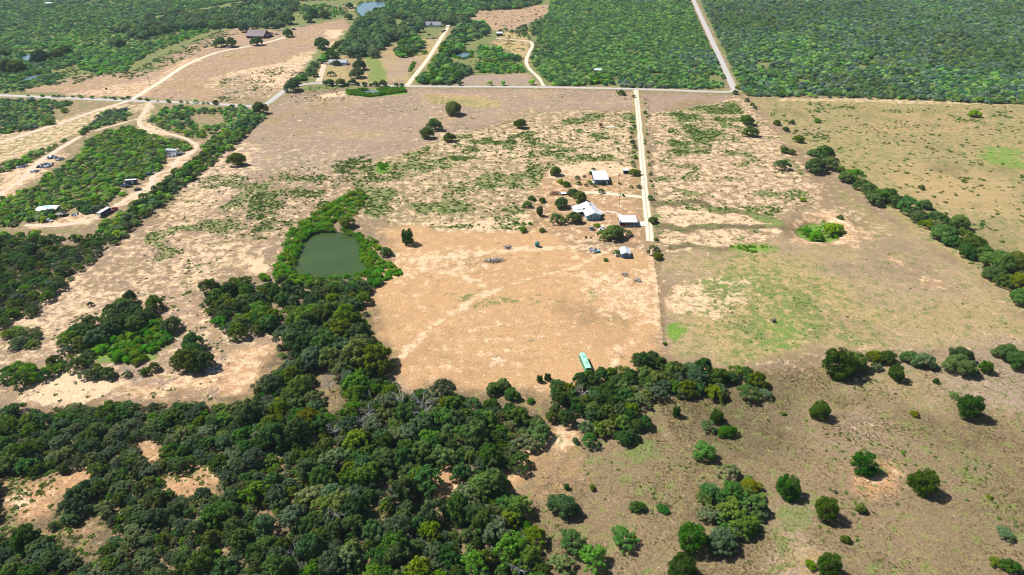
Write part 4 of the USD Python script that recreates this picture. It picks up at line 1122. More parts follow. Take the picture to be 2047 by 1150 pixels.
def heap(px, py, w, h, label, mat, name, cat, n=40, seed=0, bits=('brush_pile',), long=1.0, yaw=0.0):
    """A tangled pile of sticks or scrap."""
    r = np.random.default_rng(seed + 100)
    p = at(px, py)
    W = w / FPX * depth_of(py)
    t = thing(name, label, cat, p, yaw)
    H = h
    core = trimesh.creation.icosphere(3, 1.0)
    loose = 'brush_pile' in bits or 'deadwood' in bits
    v = core.vertices * [W * 0.36, W * 0.36 * long, H * (0.6 if loose else 0.3)]
    v *= (0.7 + 0.6 * meshkit.fbm(core.vertices * 3.1 + seed, 3))[:, None]
    core.vertices = v
    part(t, 'mound', core, M[mat])
    groups = {b: [] for b in bits}
    for k in range(n):
        a, q = r.uniform(0, 2 * np.pi), math.sqrt(r.uniform(0, 1))
        c = np.array([math.cos(a) * q * W * 0.55 + r.normal(0, 0.3), math.sin(a) * q * W * 0.55 * long + r.normal(0, 0.3), H * math.sqrt(max(0.05, 1 - q * q)) * 0.7 + 0.1])
        d = r.normal(size=3) * [1, 1, 0.4]
        d /= np.linalg.norm(d)
        b = bits[k % len(bits)]
        if b in ('brush_pile', 'deadwood', 'rust'):
            l = r.uniform(0.9, 3.2)
            groups[b].append(cyl(c - d * l / 2, c + d * l / 2, r.uniform(0.06, 0.2), 5, 0.04))
        else:
            s = r.uniform(0.35, 1.6, 3) * [1, 1, 0.3]
            m = trimesh.creation.box(s)
            m.apply_transform(trimesh.transformations.rotation_matrix(r.uniform(0, 3), d))
            m.apply_translation(c)
            groups[b].append(m)
    nm = dict(brush_pile='sticks', deadwood='branches', rust='rusty_bars', scrap='scrap_metal', tarp_white='white_scrap', car_blue='blue_scrap', tank='teal_scrap', steel_wall='sheet_metal', car_black='dark_scrap')
    for b, ms in groups.items():
        if ms:
            part(t, nm.get(b, 'debris'), cat_(ms), M[b])
    return t


heap(988, 522, 38, 1.3, 'long row of piled dead brush on the bare central field', 'brush_pile', 'brush_pile', 'brush pile', 90, 1, ('brush_pile', 'deadwood'), 0.4, 0.15)
heap(1015, 495, 14, 1.0, 'small dead brush pile north of the long brush row', 'brush_pile', 'brush_pile', 'brush pile', 40, 2, ('brush_pile', 'deadwood'))
heap(1249, 549, 10, 0.8, 'small brush heap on the sandy field below the shed', 'brush_pile', 'brush_pile', 'brush pile', 30, 3, ('brush_pile', 'deadwood'), 0.7)
heap(1275, 561, 14, 0.7, 'flat heap of dark branches near the field corner below the shed', 'brush_pile', 'brush_pile', 'brush pile', 40, 4, ('brush_pile', 'deadwood'), 0.7)
heap(1188, 501, 19, 1.1, 'grey scrap and brush heap left of the garden shed', 'scrap', 'scrap_heap', 'scrap heap', 60, 5, ('deadwood', 'scrap', 'brush_pile'))
heap(1108, 388, 17, 1.3, 'reddish brown brush heap behind the farmhouse trees', 'rust', 'brush_pile', 'brush pile', 50, 6, ('rust', 'brush_pile'))
heap(1183, 458, 12, 0.7, 'scatter of dark junk left of the white boat', 'brush_pile', 'scrap_heap', 'scrap heap', 30, 7, ('car_black', 'scrap', 'brush_pile'))
heap(425, 740, 24, 1.2, 'pile of bare grey logs at the fence corner below the dry pond', 'brush_pile', 'log_pile', 'log pile', 60, 8, ('deadwood',), 0.7)
heap(997, 757, 16, 0.6, 'low dark twig pile at the lower edge of the field', 'brush_pile', 'brush_pile', 'brush pile', 30, 9, ('brush_pile',), 0.6) if False else None
# teal crate by the scrap heap
t = thing('teal_bin', 'small teal and white bin at the right of the grey scrap heap', 'bin', at(1195.5, 503.5), 0.3)
part(t, 'box', box(-0.9, 0.9, -0.6, 0.6, 0, 0.9), M['tank'])
part(t, 'lid', box(-0.95, 0.95, -0.65, 0.65, 0.9, 1.0), M['tarp_blue'])
# flatbed trailer behind the trees
A, B = at(1120, 390.5), at(1138, 389)
yaw, L_ = frame_of(A, B)
t = thing('flatbed_trailer', 'white flatbed trailer beside the brown brush heap', 'trailer', A, yaw)
part(t, 'deck', box(0, L_, 0, 2.2, 0.75, 0.95), M['tarp_white'])
part(t, 'headboard', box(0, 0.12, 0.05, 2.15, 0.95, 1.9), M['steel_wall'])
part(t, 'tongue', box(L_, L_ + 1.4, 1.0, 1.2, 0.6, 0.75), M['steel_wall'])
for x_ in (L_ * 0.35, L_ * 0.5):
    for y_ in (-0.05, 2.0):
        part(t, 'wheel', cyl((x_, y_, 0.4), (x_, y_ + 0.25, 0.4), 0.4, 12), M['rubber'])


# white boat under the trees
def boat():
    p = at(1203, 461)
    t = thing('white_boat', 'white boat on a trailer half hidden by the big trees near the carport', 'boat', p, math.radians(65))
    secs = []
    for x, w, zb in ((-3.2, 1.15, 0.7), (-1.5, 1.25, 0.65), (0.5, 1.2, 0.65), (2.0, 0.85, 0.75), (3.2, 0.08, 1.1)):
        secs.append([(x, -w, 1.7), (x, -w * 0.85, 1.1), (x, 0, zb), (x, w * 0.85, 1.1), (x, w, 1.7)])
    v = np.array(secs).reshape(-1, 3)
    f = []
    for i in range(4):
        for j in range(4):
            a = i * 5 + j
            f += [[a, a + 5, a + 6], [a, a + 6, a + 1]]
    f += [[0, 1, 2], [0, 2, 3], [0, 3, 4]]
    for i in range(4):
        a = i * 5
        f += [[a, a + 9, a + 5], [a, a + 4, a + 9]]
    m = trimesh.Trimesh(v, f, process=False)
    m.fix_normals()
    part(t, 'hull', m, M['tarp_white'])
    part(t, 'cabin', prism([(-0.85, 1.72), (0.85, 1.72), (0.6, 2.6), (-0.6, 2.6)], -0.6, 1.3), M['tarp_white'])
    part(t, 'windscreen', prism([(-0.6, 1.75), (0.6, 1.75), (0.45, 2.4), (-0.45, 2.4)], 1.31, 1.36), M['window'])
    part(t, 'cockpit', box(-2.8, -0.9, -0.75, 0.75, 1.71, 1.76), M['dark'])
    part(t, 'outboard_motor', box(-3.6, -3.2, -0.22, 0.22, 0.9, 1.95), M['dark'])
    part(t, 'trailer_frame', cat_([box(-3.0, 3.8, -0.6, -0.5, 0.45, 0.58), box(-3.0, 3.8, 0.5, 0.6, 0.45, 0.58), box(-1.2, -1.05, -1.0, 1.0, 0.4, 0.5)]), M['steel_wall'])
    for s in (-1, 1):
        part(t, 'wheel', cyl((-1.1, s * 0.95, 0.34), (-1.1, s * 1.2, 0.34), 0.34, 12), M['rubber'])


boat()
vehicle(1244.5, 448.5, math.pi / 2 + 0.1, 'car_red', 'dark red car parked inside the left end of the carport')
vehicle(1193, 366.5, 0.15, 'car_white', 'white pickup parked at the left front corner of the workshop', 'pickup_truck', 'pickup', 'pickup')


def pole(px, py, h, label, group=None, arm=True):
    t = thing('utility_pole', label, 'utility pole', at(px, py), 0.3, group)
    part(t, 'shaft', cyl((0, 0, -0.2), (0, 0, h), 0.17, 8, 0.11), M['pole'])
    if arm:
        part(t, 'crossarm', box(-1.1, 1.1, -0.07, 0.07, h - 0.75, h - 0.6), M['pole'])
        for x in (-0.95, 0.0, 0.95):
            part(t, 'insulator', cyl((x, 0, h - 0.6 if x else h), (x, 0, h - 0.42 if x else h + 0.18), 0.06, 8), M['trim'])
    part(t, 'transformer', cyl((0.32, 0, h - 2.0), (0.32, 0, h - 1.2), 0.22, 10), M['steel_wall'])


pole(1237.5, 411, 8.5, 'wooden utility pole on the lawn between the farmhouse and the driveway')
pole(1236, 368.5, 7.8, 'wooden utility pole right of the workshop')
pole(1239, 459, 6.5, 'short wooden pole at the left front corner of the carport', arm=False)
pole(301, 173, 9.5, 'lone wooden pole on the bare field beside the barn driveway')
pole(148, 159, 8, 'leaning pole at the left edge of the barn field')
pole(868.5, 90, 9, 'wooden pole left of the straight north driveway near the parked cars')
pole(1019.5, 103, 10, 'tall wooden pole on the yellow grass by the winding driveway')
pole(1231, 192, 6, 'wooden pole left of the ranch driveway entrance')
pole(1066, 150, 6, 'pole at the bend of the winding driveway')
pole(1276, 358, 6, 'pole at the driveway edge right of the workshop yard', arm=False)

# rusty blind and white slab in the scrub
t = thing('deer_blind', 'small rusty brown box blind on legs in the sandy scrub', 'blind', at(1200.5, 255.5), 0.1)
part(t, 'box', box(-1.1, 1.1, -1.1, 1.1, 1.0, 3.2), M['rust'])
part(t, 'roof', box(-1.3, 1.3, -1.3, 1.3, 3.2, 3.32), M['rust'])
part(t, 'slot', box(-0.8, 0.8, -1.13, -1.09, 2.2, 2.6), M['dark'])
for sx in (-1, 1):
    for sy in (-1, 1):
        part(t, 'leg', box(sx * 1.0 - 0.07, sx * 1.0 + 0.07, sy * 1.0 - 0.07, sy * 1.0 + 0.07, 0, 1.0), M['rust'])
t = thing('sheet_of_tin', 'white sheet of roofing tin lying in the scrub beside the rusty blind', 'metal sheet', at(1220, 254.5), 0.05)
part(t, 'panel', box(-2.6, 2.6, -0.9, 0.9, 0.1, 0.16), M['tarp_white'])
part(t, 'panel', box(-1.6, 3.0, -1.6, -0.3, 0.17, 0.23), M['tarp_white'])

# red barn
A, B = at(492, 76.3), at(528, 77)
yaw, L_ = frame_of(A, B)
t = thing('red_barn', 'large barn with dark red metal roof at the top of the far left field', 'barn', A, yaw)
D_ = 19.0
part(t, 'wall', prism([(0, 0), (D_, 0), (D_, 3.2), (D_ / 2, 8.2), (0, 3.2)], 0.4, L_), M['barn_wall'])
part(t, 'roof', prism([(-1.2, 2.62), (-1.2, 2.8), (D_ / 2, 8.45), (D_ / 2, 8.27)], 0, L_ + 0.4), M['red_roof'])
part(t, 'roof', prism([(D_ + 1.2, 2.62), (D_ + 1.2, 2.8), (D_ / 2, 8.46), (D_ / 2, 8.28)], 0, L_ + 0.4), M['red_roof'])
part(t, 'lean_to_roof', prism([(0, 0), (0, 0.16), (4.2, -1.0), (4.2, -1.16)], 0, 1).apply_transform(trimesh.transformations.translation_matrix([0, 0, 0])), M['red_roof']) if False else None
part(t, 'lean_to', prism([(1.0, 0), (D_ - 1.0, 0), (D_ - 1.0, 2.6), (1.0, 2.6)], L_ + 0.41, L_ + 4.0), M['dark'])
lt = trimesh.Trimesh([(L_ + 0.41, -0.5, 4.4), (L_ + 0.41, D_ + 0.5, 4.4), (L_ + 5.2, D_ + 0.5, 2.7), (L_ + 5.2, -0.5, 2.7), (L_ + 0.41, -0.5, 4.55), (L_ + 0.41, D_ + 0.5, 4.55), (L_ + 5.2, D_ + 0.5, 2.85), (L_ + 5.2, -0.5, 2.85)],
                     [[0, 1, 2], [0, 2, 3], [4, 6, 5], [4, 7, 6], [0, 4, 5], [0, 5, 1], [3, 2, 6], [3, 6, 7], [0, 3, 7], [0, 7, 4], [1, 5, 6], [1, 6, 2]], process=False)
lt.fix_normals()
part(t, 'lean_to_roof', lt, M['red_roof'], label='sloping lean-to roof on the right end')
for x_ in (0.08, 0.28, 0.48, 0.68, 0.88):
    part(t, 'bay_opening', box(L_ * x_, L_ * (x_ + 0.14), -0.05, 0.02, 0, 2.4), M['dark'])
part(t, 'ridge_cap', box(0, L_ + 0.4, D_ / 2 - 0.25, D_ / 2 + 0.25, 8.44, 8.56), M['red_roof'])


# far houses
def far_house(name, a, b, D, eave, ridge, roof, wall, label, wings=()):
    A, B = at(*a), at(*b)
    yaw, L = frame_of(A, B)
    t = thing(name, label, 'house', A, yaw)
    gable(t, L, D, eave, ridge, M[roof], M[wall], 0.6)
    n = max(2, int(L / 4.5))
    for k in range(n):
        x = L * (k + 0.5) / n
        if k == n // 2:
            part(t, 'door', box(x - 0.55, x + 0.55, -0.05, 0.02, 0, 2.1), M['trim'])
        else:
            opening(t, 'window', x - 0.7, x + 0.7, 0.95, 2.1)
    return t, L


t, L_ = far_house('blue_house', (658, 129.5), (692, 129.8), 8.5, 2.7, 4.4, 'blue_roof', 'white_wall', 'long blue-grey roofed house above the county road behind a line of bushes')
part(t, 'porch_roof', prism([(-2.6, 2.3), (-2.6, 2.42), (-0.62, 2.72), (-0.62, 2.6)], L_ * 0.3, L_ * 0.7), M['blue_roof'])
t, L_ = far_house('grey_house', (846, 55), (880, 55.5), 12.0, 2.8, 6.0, 'grey_roof', 'white_wall', 'wide grey-roofed house among oaks at the top of the straight drive')
part(t, 'cross_gable', prism([(L_ * 0.35, 2.7), (L_ * 0.6, 2.7), (L_ * 0.475, 5.6)], 0, 7.5).apply_transform(trimesh.transformations.rotation_matrix(math.pi / 2, [0, 0, 1]) @ trimesh.transformations.translation_matrix([-1.2, 0, 0])).apply_transform(np.diag([-1, 1, 1, 1.0])), M['grey_roof'])
t, L_ = far_house('grey_garage', (898, 50.5), (907, 49.5), 7.0, 2.6, 4.2, 'grey_roof', 'white_wall', 'small grey-roofed garage right of the wide grey house')
t, L_ = far_house('brush_cabin', (1189, 145.5), (1201.5, 145.5), 6.0, 2.5, 3.4, 'pale_roof', 'dark', 'pale-roofed cabin buried in thick green brush beyond the county road')
A, B = at(992.5, 71.8), at(1005, 71.8)
yaw, L_ = frame_of(A, B)
t = thing('open_shed', 'white-roofed open shed in the clearing by the winding driveway', 'shed', A, yaw)
part(t, 'wall', cat_([box(0, 0.12, 0, 6, 0, 3), box(L_ - 0.12, L_, 0, 6, 0, 3), box(0.12, L_ - 0.12, 5.88, 6, 0, 3)]), M['wood_wall'])
part(t, 'roof', prism([(-0.5, 3.02), (-0.5, 3.16), (6.4, 3.9), (6.4, 3.76)], -0.3, L_ + 0.3), M['white_roof'])
for x_ in (0.1, 0.5, 0.9):
    part(t, 'post', box(L_ * x_ - 0.08, L_ * x_ + 0.08, -0.02, 0.14, 0, 3.02), M['wood_wall'])
for i_, (x_, y_, w_, lab) in enumerate([(97, 11.5, 12, 'white-roofed shed peeking from the far upper left woods'), (297, 2.5, 14, 'white-roofed shed at the top edge above the left woods'), (600, 55.5, 1, None)]):
    if lab:
        A = at(x_ - w_ / 2, y_)
        L_ = w_ / FPX * depth_of(y_)
        t = thing('far_shed', lab, 'shed', A, 0.05)
        gable(t, L_, 7.0, 3.0, 4.0, M['white_roof'], M['white_wall'], 0.4)
        part(t, 'door', box(L_ * 0.4, L_ * 0.6, -0.05, 0.02, 0, 2.4), M['dark'])
t = thing('white_canopy', 'white canopy at the top of the straight drive by the garage', 'canopy', at(895.5, 55.5), 0.2)
part(t, 'top', prism([(-2, 2.4), (2, 2.4), (0, 3.0)], -2.5, 2.5), M['tarp_white'])
for sx in (-2.3, 2.3):
    for sy in (-1.8, 1.8):
        part(t, 'leg', cyl((sx, sy, 0), (sx, sy, 2.4), 0.06, 6), M['trim'])

vehicle(855, 79, 0.1, 'car_silver', 'silver car at the left end of the row parked on the yellow lawn', group=None)
vehicle(861, 78.6, 0.15, 'car_white', 'white car second from left in the row parked on the yellow lawn')
vehicle(866.5, 78.2, 0.1, 'car_black', 'black car near the middle of the row on the yellow lawn')
vehicle(872, 77.8, 0.1, 'car_silver', 'silver pickup at the right of the row on the yellow lawn', 'pickup_truck', 'pickup', 'pickup')
vehicle(858, 71.5, 0.0, 'car_black', 'dark car parked alone above the row on the yellow lawn')
vehicle(885, 65.5, 0.9, 'car_black', 'dark pickup at the left edge of the north driveway', 'pickup_truck', 'pickup', 'pickup')
vehicle(889, 63, 0.9, 'car_black', 'dark car behind the pickup at the top of the north driveway')
vehicle(560, 61.5, 0.1, 'car_white', 'white car right of the red barn')
vehicle(553, 69.5, 0.0, 'car_black', 'black car nearest the right wall of the red barn')
vehicle(410, 95.5, 0.1, 'car_black', 'dark car alone on the field left of the double oak')
vehicle(649, 124, 0.5, 'car_blue', 'dark blue car at the left end of the blue-grey house')
vehicle(652.5, 128.5, 0.3, 'car_white', 'white car on the driveway of the blue-grey house')
vehicle(456, 96, 0.2, 'car_silver', 'silver car in the shade of the double oak')
t = thing('horse_shed', 'tiny white-topped stall between barn and lone oak', 'shed', at(587, 59.5), 0.05)
part(t, 'wall', box(-2, 2, -1.5, 1.5, 0, 2.4), M['wood_wall'])
part(t, 'roof', box(-2.3, 2.3, -1.8, 1.8, 2.4, 2.55), M['white_roof'])
t = thing('feed_trough', 'long white low trough on the field right of the barn oak', 'trough', at(605, 53.8), 0.55)
part(t, 'trough', box(-5, 5, -0.8, 0.8, 0, 0.9), M['tarp_white'])
part(t, 'inner', box(-4.8, 4.8, -0.6, 0.6, 0.88, 0.92), M['dark'])


def round_bale(px, py, label):
    t = thing('round_bale', label, 'hay bale', at(px, py), 0.3)
    part(t, 'roll', cyl((-0.8, 0, 0.85), (0.8, 0, 0.85), 0.85, 18), M['brush_pile'])
    part(t, 'wrap', cyl((-0.55, 0, 0.85), (0.55, 0, 0.85), 0.87, 18), M['wood_wall'])


round_bale(212.5, 179.5, 'dark round bale alone on the bare far left field')
round_bale(1545, 642.5, 'weathered round bale in the green patch of the right field')

# junkyard on the left
A, B = at(203.5, 436.5), at(224, 424)
yaw, L_ = frame_of(A, B)
t = thing('stock_trailer', 'long white-topped trailer on the junkyard dirt road', 'trailer', A, yaw)
part(t, 'body', box(0, L_, 0, 2.4, 0.6, 2.9), M['steel_wall'])
part(t, 'roof', box(-0.05, L_ + 0.05, -0.06, 2.46, 2.9, 3.02), M['white_roof'])
for k_ in range(6):
    part(t, 'slot', box(0.3 + k_ * (L_ - 0.4) / 6, 0.1 + (k_ + 1) * (L_ - 0.4) / 6, -0.03, 0.0, 1.7, 2.4), M['dark'])
for x_ in (L_ * 0.25, L_ * 0.35):
    for y_ in (-0.02, 2.18):
        part(t, 'wheel', cyl((x_, y_, 0.42), (x_, y_ + 0.24, 0.42), 0.42, 12), M['rubber'])
part(t, 'rear_door', box(-0.06, -0.01, 0.1, 2.3, 0.7, 2.8), M['trim'])
vehicle(228.5, 421.5, yaw, 'car_red', 'dark red pickup hitched at the front of the long white trailer', 'pickup_truck', 'pickup', 'pickup')


def caravan(px0, px1, name, label, roof, wall):
    A, B = at(*px0), at(*px1)
    yaw, L = frame_of(A, B)
    t = thing(name, label, 'caravan', A, yaw)
    part(t, 'body', prism([(0, 0.5), (2.5, 0.5), (2.5, 2.7), (2.3, 2.95), (0.2, 2.95), (0, 2.7)], 0, L), M[wall])
    part(t, 'roof', box(0.05, L - 0.05, 0.15, 2.35, 2.955, 3.05), M[roof])
    part(t, 'roof_vent', box(L * 0.4, L * 0.4 + 0.7, 0.8, 1.5, 3.05, 3.25), M['trim'])
    for k in (0.12, 0.4, 0.72):
        part(t, 'window', box(L * k, L * k + 1.2, -0.03, 0.0, 1.5, 2.2), M['window'])
    part(t, 'door', box(L * 0.58, L * 0.58 + 0.8, -0.03, 0.0, 0.6, 2.5), M['trim'])
    for x in (L * 0.45, L * 0.55):
        for y in (-0.02, 2.28):
            part(t, 'wheel', cyl((x, y, 0.36), (x, y + 0.22, 0.36), 0.36, 12), M['rubber'])


caravan((332, 307), (352, 308.5), 'blue_caravan', 'blue and white caravan at the upper end of the junkyard road', 'pale_roof', 'white_wall')
caravan((251, 370), (274, 369), 'white_caravan', 'white caravan half hidden in brush beside the junkyard road', 'white_roof', 'steel_wall')
vehicle(257, 374.5, 0.2, 'car_black', 'dark car in front of the white caravan')
vehicle(276, 381, 0.4, 'car_black', 'black car at the brush edge right of the white caravan')
vehicle(357, 311, 0.5, 'car_black', 'dark car right of the blue and white caravan')
vehicle(363, 308, 0.7, 'car_silver', 'silver car farthest right beside the blue and white caravan')
vehicle(298, 350, 0.4, 'car_blue', 'dark blue car on the narrow bend of the junkyard road')
vehicle(138, 414, 2.4, 'car_black', 'black car under brush above the dark shelter')
vehicle(98, 443, -0.3, 'car_silver', 'silver car at the lower left of the junkyard clearing')
vehicle(164, 421.5, 0.2, 'car_silver', 'silver car under the bush at the middle of the clearing')
vehicle(180, 427, 0.3, 'car_blue', 'blue car at the foot of the middle bush in the clearing')


def tarp(px, py, w, d, h, mat, label, name, yaw=0.0, patch=None):
    p = at(px, py)
    t = thing(name, label, 'shelter', p, yaw)
    g = np.linspace(-1, 1, 11)
    X, Y = np.meshgrid(g, g)
    Z = h * (1 - 0.35 * np.abs(Y)) + 0.25 * (meshkit.fbm(np.stack([X * 2, Y * 2, X * 0 + px], -1).reshape(-1, 3), 3).reshape(X.shape) - 0.5) * h - 0.2 * X ** 2
    v = np.c_[X.ravel() * w / 2, Y.ravel() * d / 2, Z.ravel()]
    i, j = np.meshgrid(np.arange(10), np.arange(10), indexing='ij')
    q = (i * 11 + j).ravel()
    f = np.vstack([np.c_[q, q + 1, q + 12], np.c_[q, q + 12, q + 11]])
    v2 = np.vstack([v, v - [0, 0, 0.06]])
    part(t, 'sheet', (v2, np.vstack([f, f[:, ::-1] + 121])), M[mat], True)
    if patch:
        s = (np.abs(X) < 0.45) & (np.abs(Y) < 0.6)
        fm = [a for a in f if all(s.ravel()[a])]
        u_, inv = np.unique(np.array(fm), return_inverse=True)
        part(t, 'patch', (v[u_] + [0, 0, 0.05], inv.reshape(-1, 3)), M[patch], True)
    for sx in (-1, 1):
        for sy in (-1, 1):
            part(t, 'pole', cyl((sx * w * 0.46, sy * d * 0.46, 0), (sx * w * 0.46, sy * d * 0.46, h * 0.68), 0.06, 6), M['pole'])


tarp(97, 420, 11.5, 6.5, 2.4, 'tarp_white', 'white and blue tarp shelter in the left brush', 'tarp_shelter', 0.15, 'tarp_blue')
tarp(125, 431, 5.0, 4.5, 2.2, 'car_black', 'dark sagging tarp shelter at the edge of the junkyard clearing', 'dark_shelter', 0.3)
SCR = ('scrap', 'tarp_white', 'scrap', 'car_blue', 'car_black', 'steel_wall')
heap(91, 331, 24, 1.1, 'silver scrap metal heap beside the left dirt track', 'scrap', 'scrap_heap', 'scrap heap', 150, 21, SCR, 1.0, 0.3)
heap(104, 315, 14, 1.2, 'dark and white scrap heap above the silver one', 'scrap', 'scrap_heap', 'scrap heap', 80, 22, SCR)
heap(120, 318, 14, 0.8, 'small pale scrap scatter under the brush right of the dark scrap heap', 'scrap', 'scrap_heap', 'scrap heap', 60, 23, SCR)
heap(44, 333, 18, 0.6, 'thin line of white litter at the shrub edge of the left track', 'scrap', 'scrap_heap', 'scrap heap', 60, 24, SCR, 0.5, 0.4)
heap(70, 342, 14, 0.4, 'flat patch of pale litter on the left dirt track', 'scrap', 'scrap_heap', 'scrap heap', 50, 25, SCR, 0.8)
heap(344, 312, 20, 0.9, 'mixed junk strewn below the blue and white caravan', 'scrap', 'scrap_heap', 'scrap heap', 100, 26, SCR, 0.7)
heap(248, 372, 10, 1.0, 'white scrap at the left end of the white caravan', 'scrap', 'scrap_heap', 'scrap heap', 60, 27, SCR)
heap(151, 430, 9, 0.4, 'low scatter of rubbish in the middle of the junkyard clearing', 'scrap', 'scrap_heap', 'scrap heap', 40, 28, SCR)
heap(303, 343, 9, 0.7, 'small junk heap on the narrow part of the junkyard road', 'scrap', 'scrap_heap', 'scrap heap', 50, 29, SCR)


# ------------------------------------------------------------------ fences
def fence(px, step, label, h=1.3):
    line = smooth_line(PP(px), 1.0)
    s = np.r_[0, np.cumsum(np.linalg.norm(np.diff(line, axis=0), axis=1))]
    n = int(s[-1] / step) + 1
    px_, py_ = np.interp(np.linspace(0, s[-1], n), s, line[:, 0]), np.interp(np.linspace(0, s[-1], n), s, line[:, 1])
    o = np.array([px_[0], py_[0], float(hz(px_[0], py_[0]))])
    t = thing('wire_fence', label, 'fence', o)
    pts = np.c_[px_, py_, hz(px_, py_)] - o
    for p in pts:
        part(t, 'post', cyl(p - [0, 0, 0.2], p + [0, 0, h], 0.09, 6, 0.08), M['pole'])
    for z in (0.45, 0.8, 1.15):
        part(t, 'wire', cat_([cyl(a + [0, 0, z], b + [0, 0, z], 0.012, 4) for a, b in zip(pts[:-1], pts[1:])]), M['steel_wall'])


fence([(1306, 500), (1317, 590), (1328, 690)], 5, 'wire fence between the mown field and the greyer right field')
fence([(432, 798), (437, 765), (444, 722)], 5, 'short wire fence beside the log pile at the dry pond corner')
fence([(1294, 192), (1300, 300), (1307, 390), (1312, 480)], 9, 'wire fence along the right side of the ranch driveway')
fence([(1530, 734), (1700, 704), (1850, 703), (2060, 700)], 8, 'wire fence along the lower edge of the right field')
fence([(1480, 190), (1530, 225), (1600, 290), (1650, 338)], 10, 'wire fence at the upper right corner of the scrub field')
fence([(690, 183), (1024, 180), (1260, 186)], 10, 'wire fence along the near side of the county road')

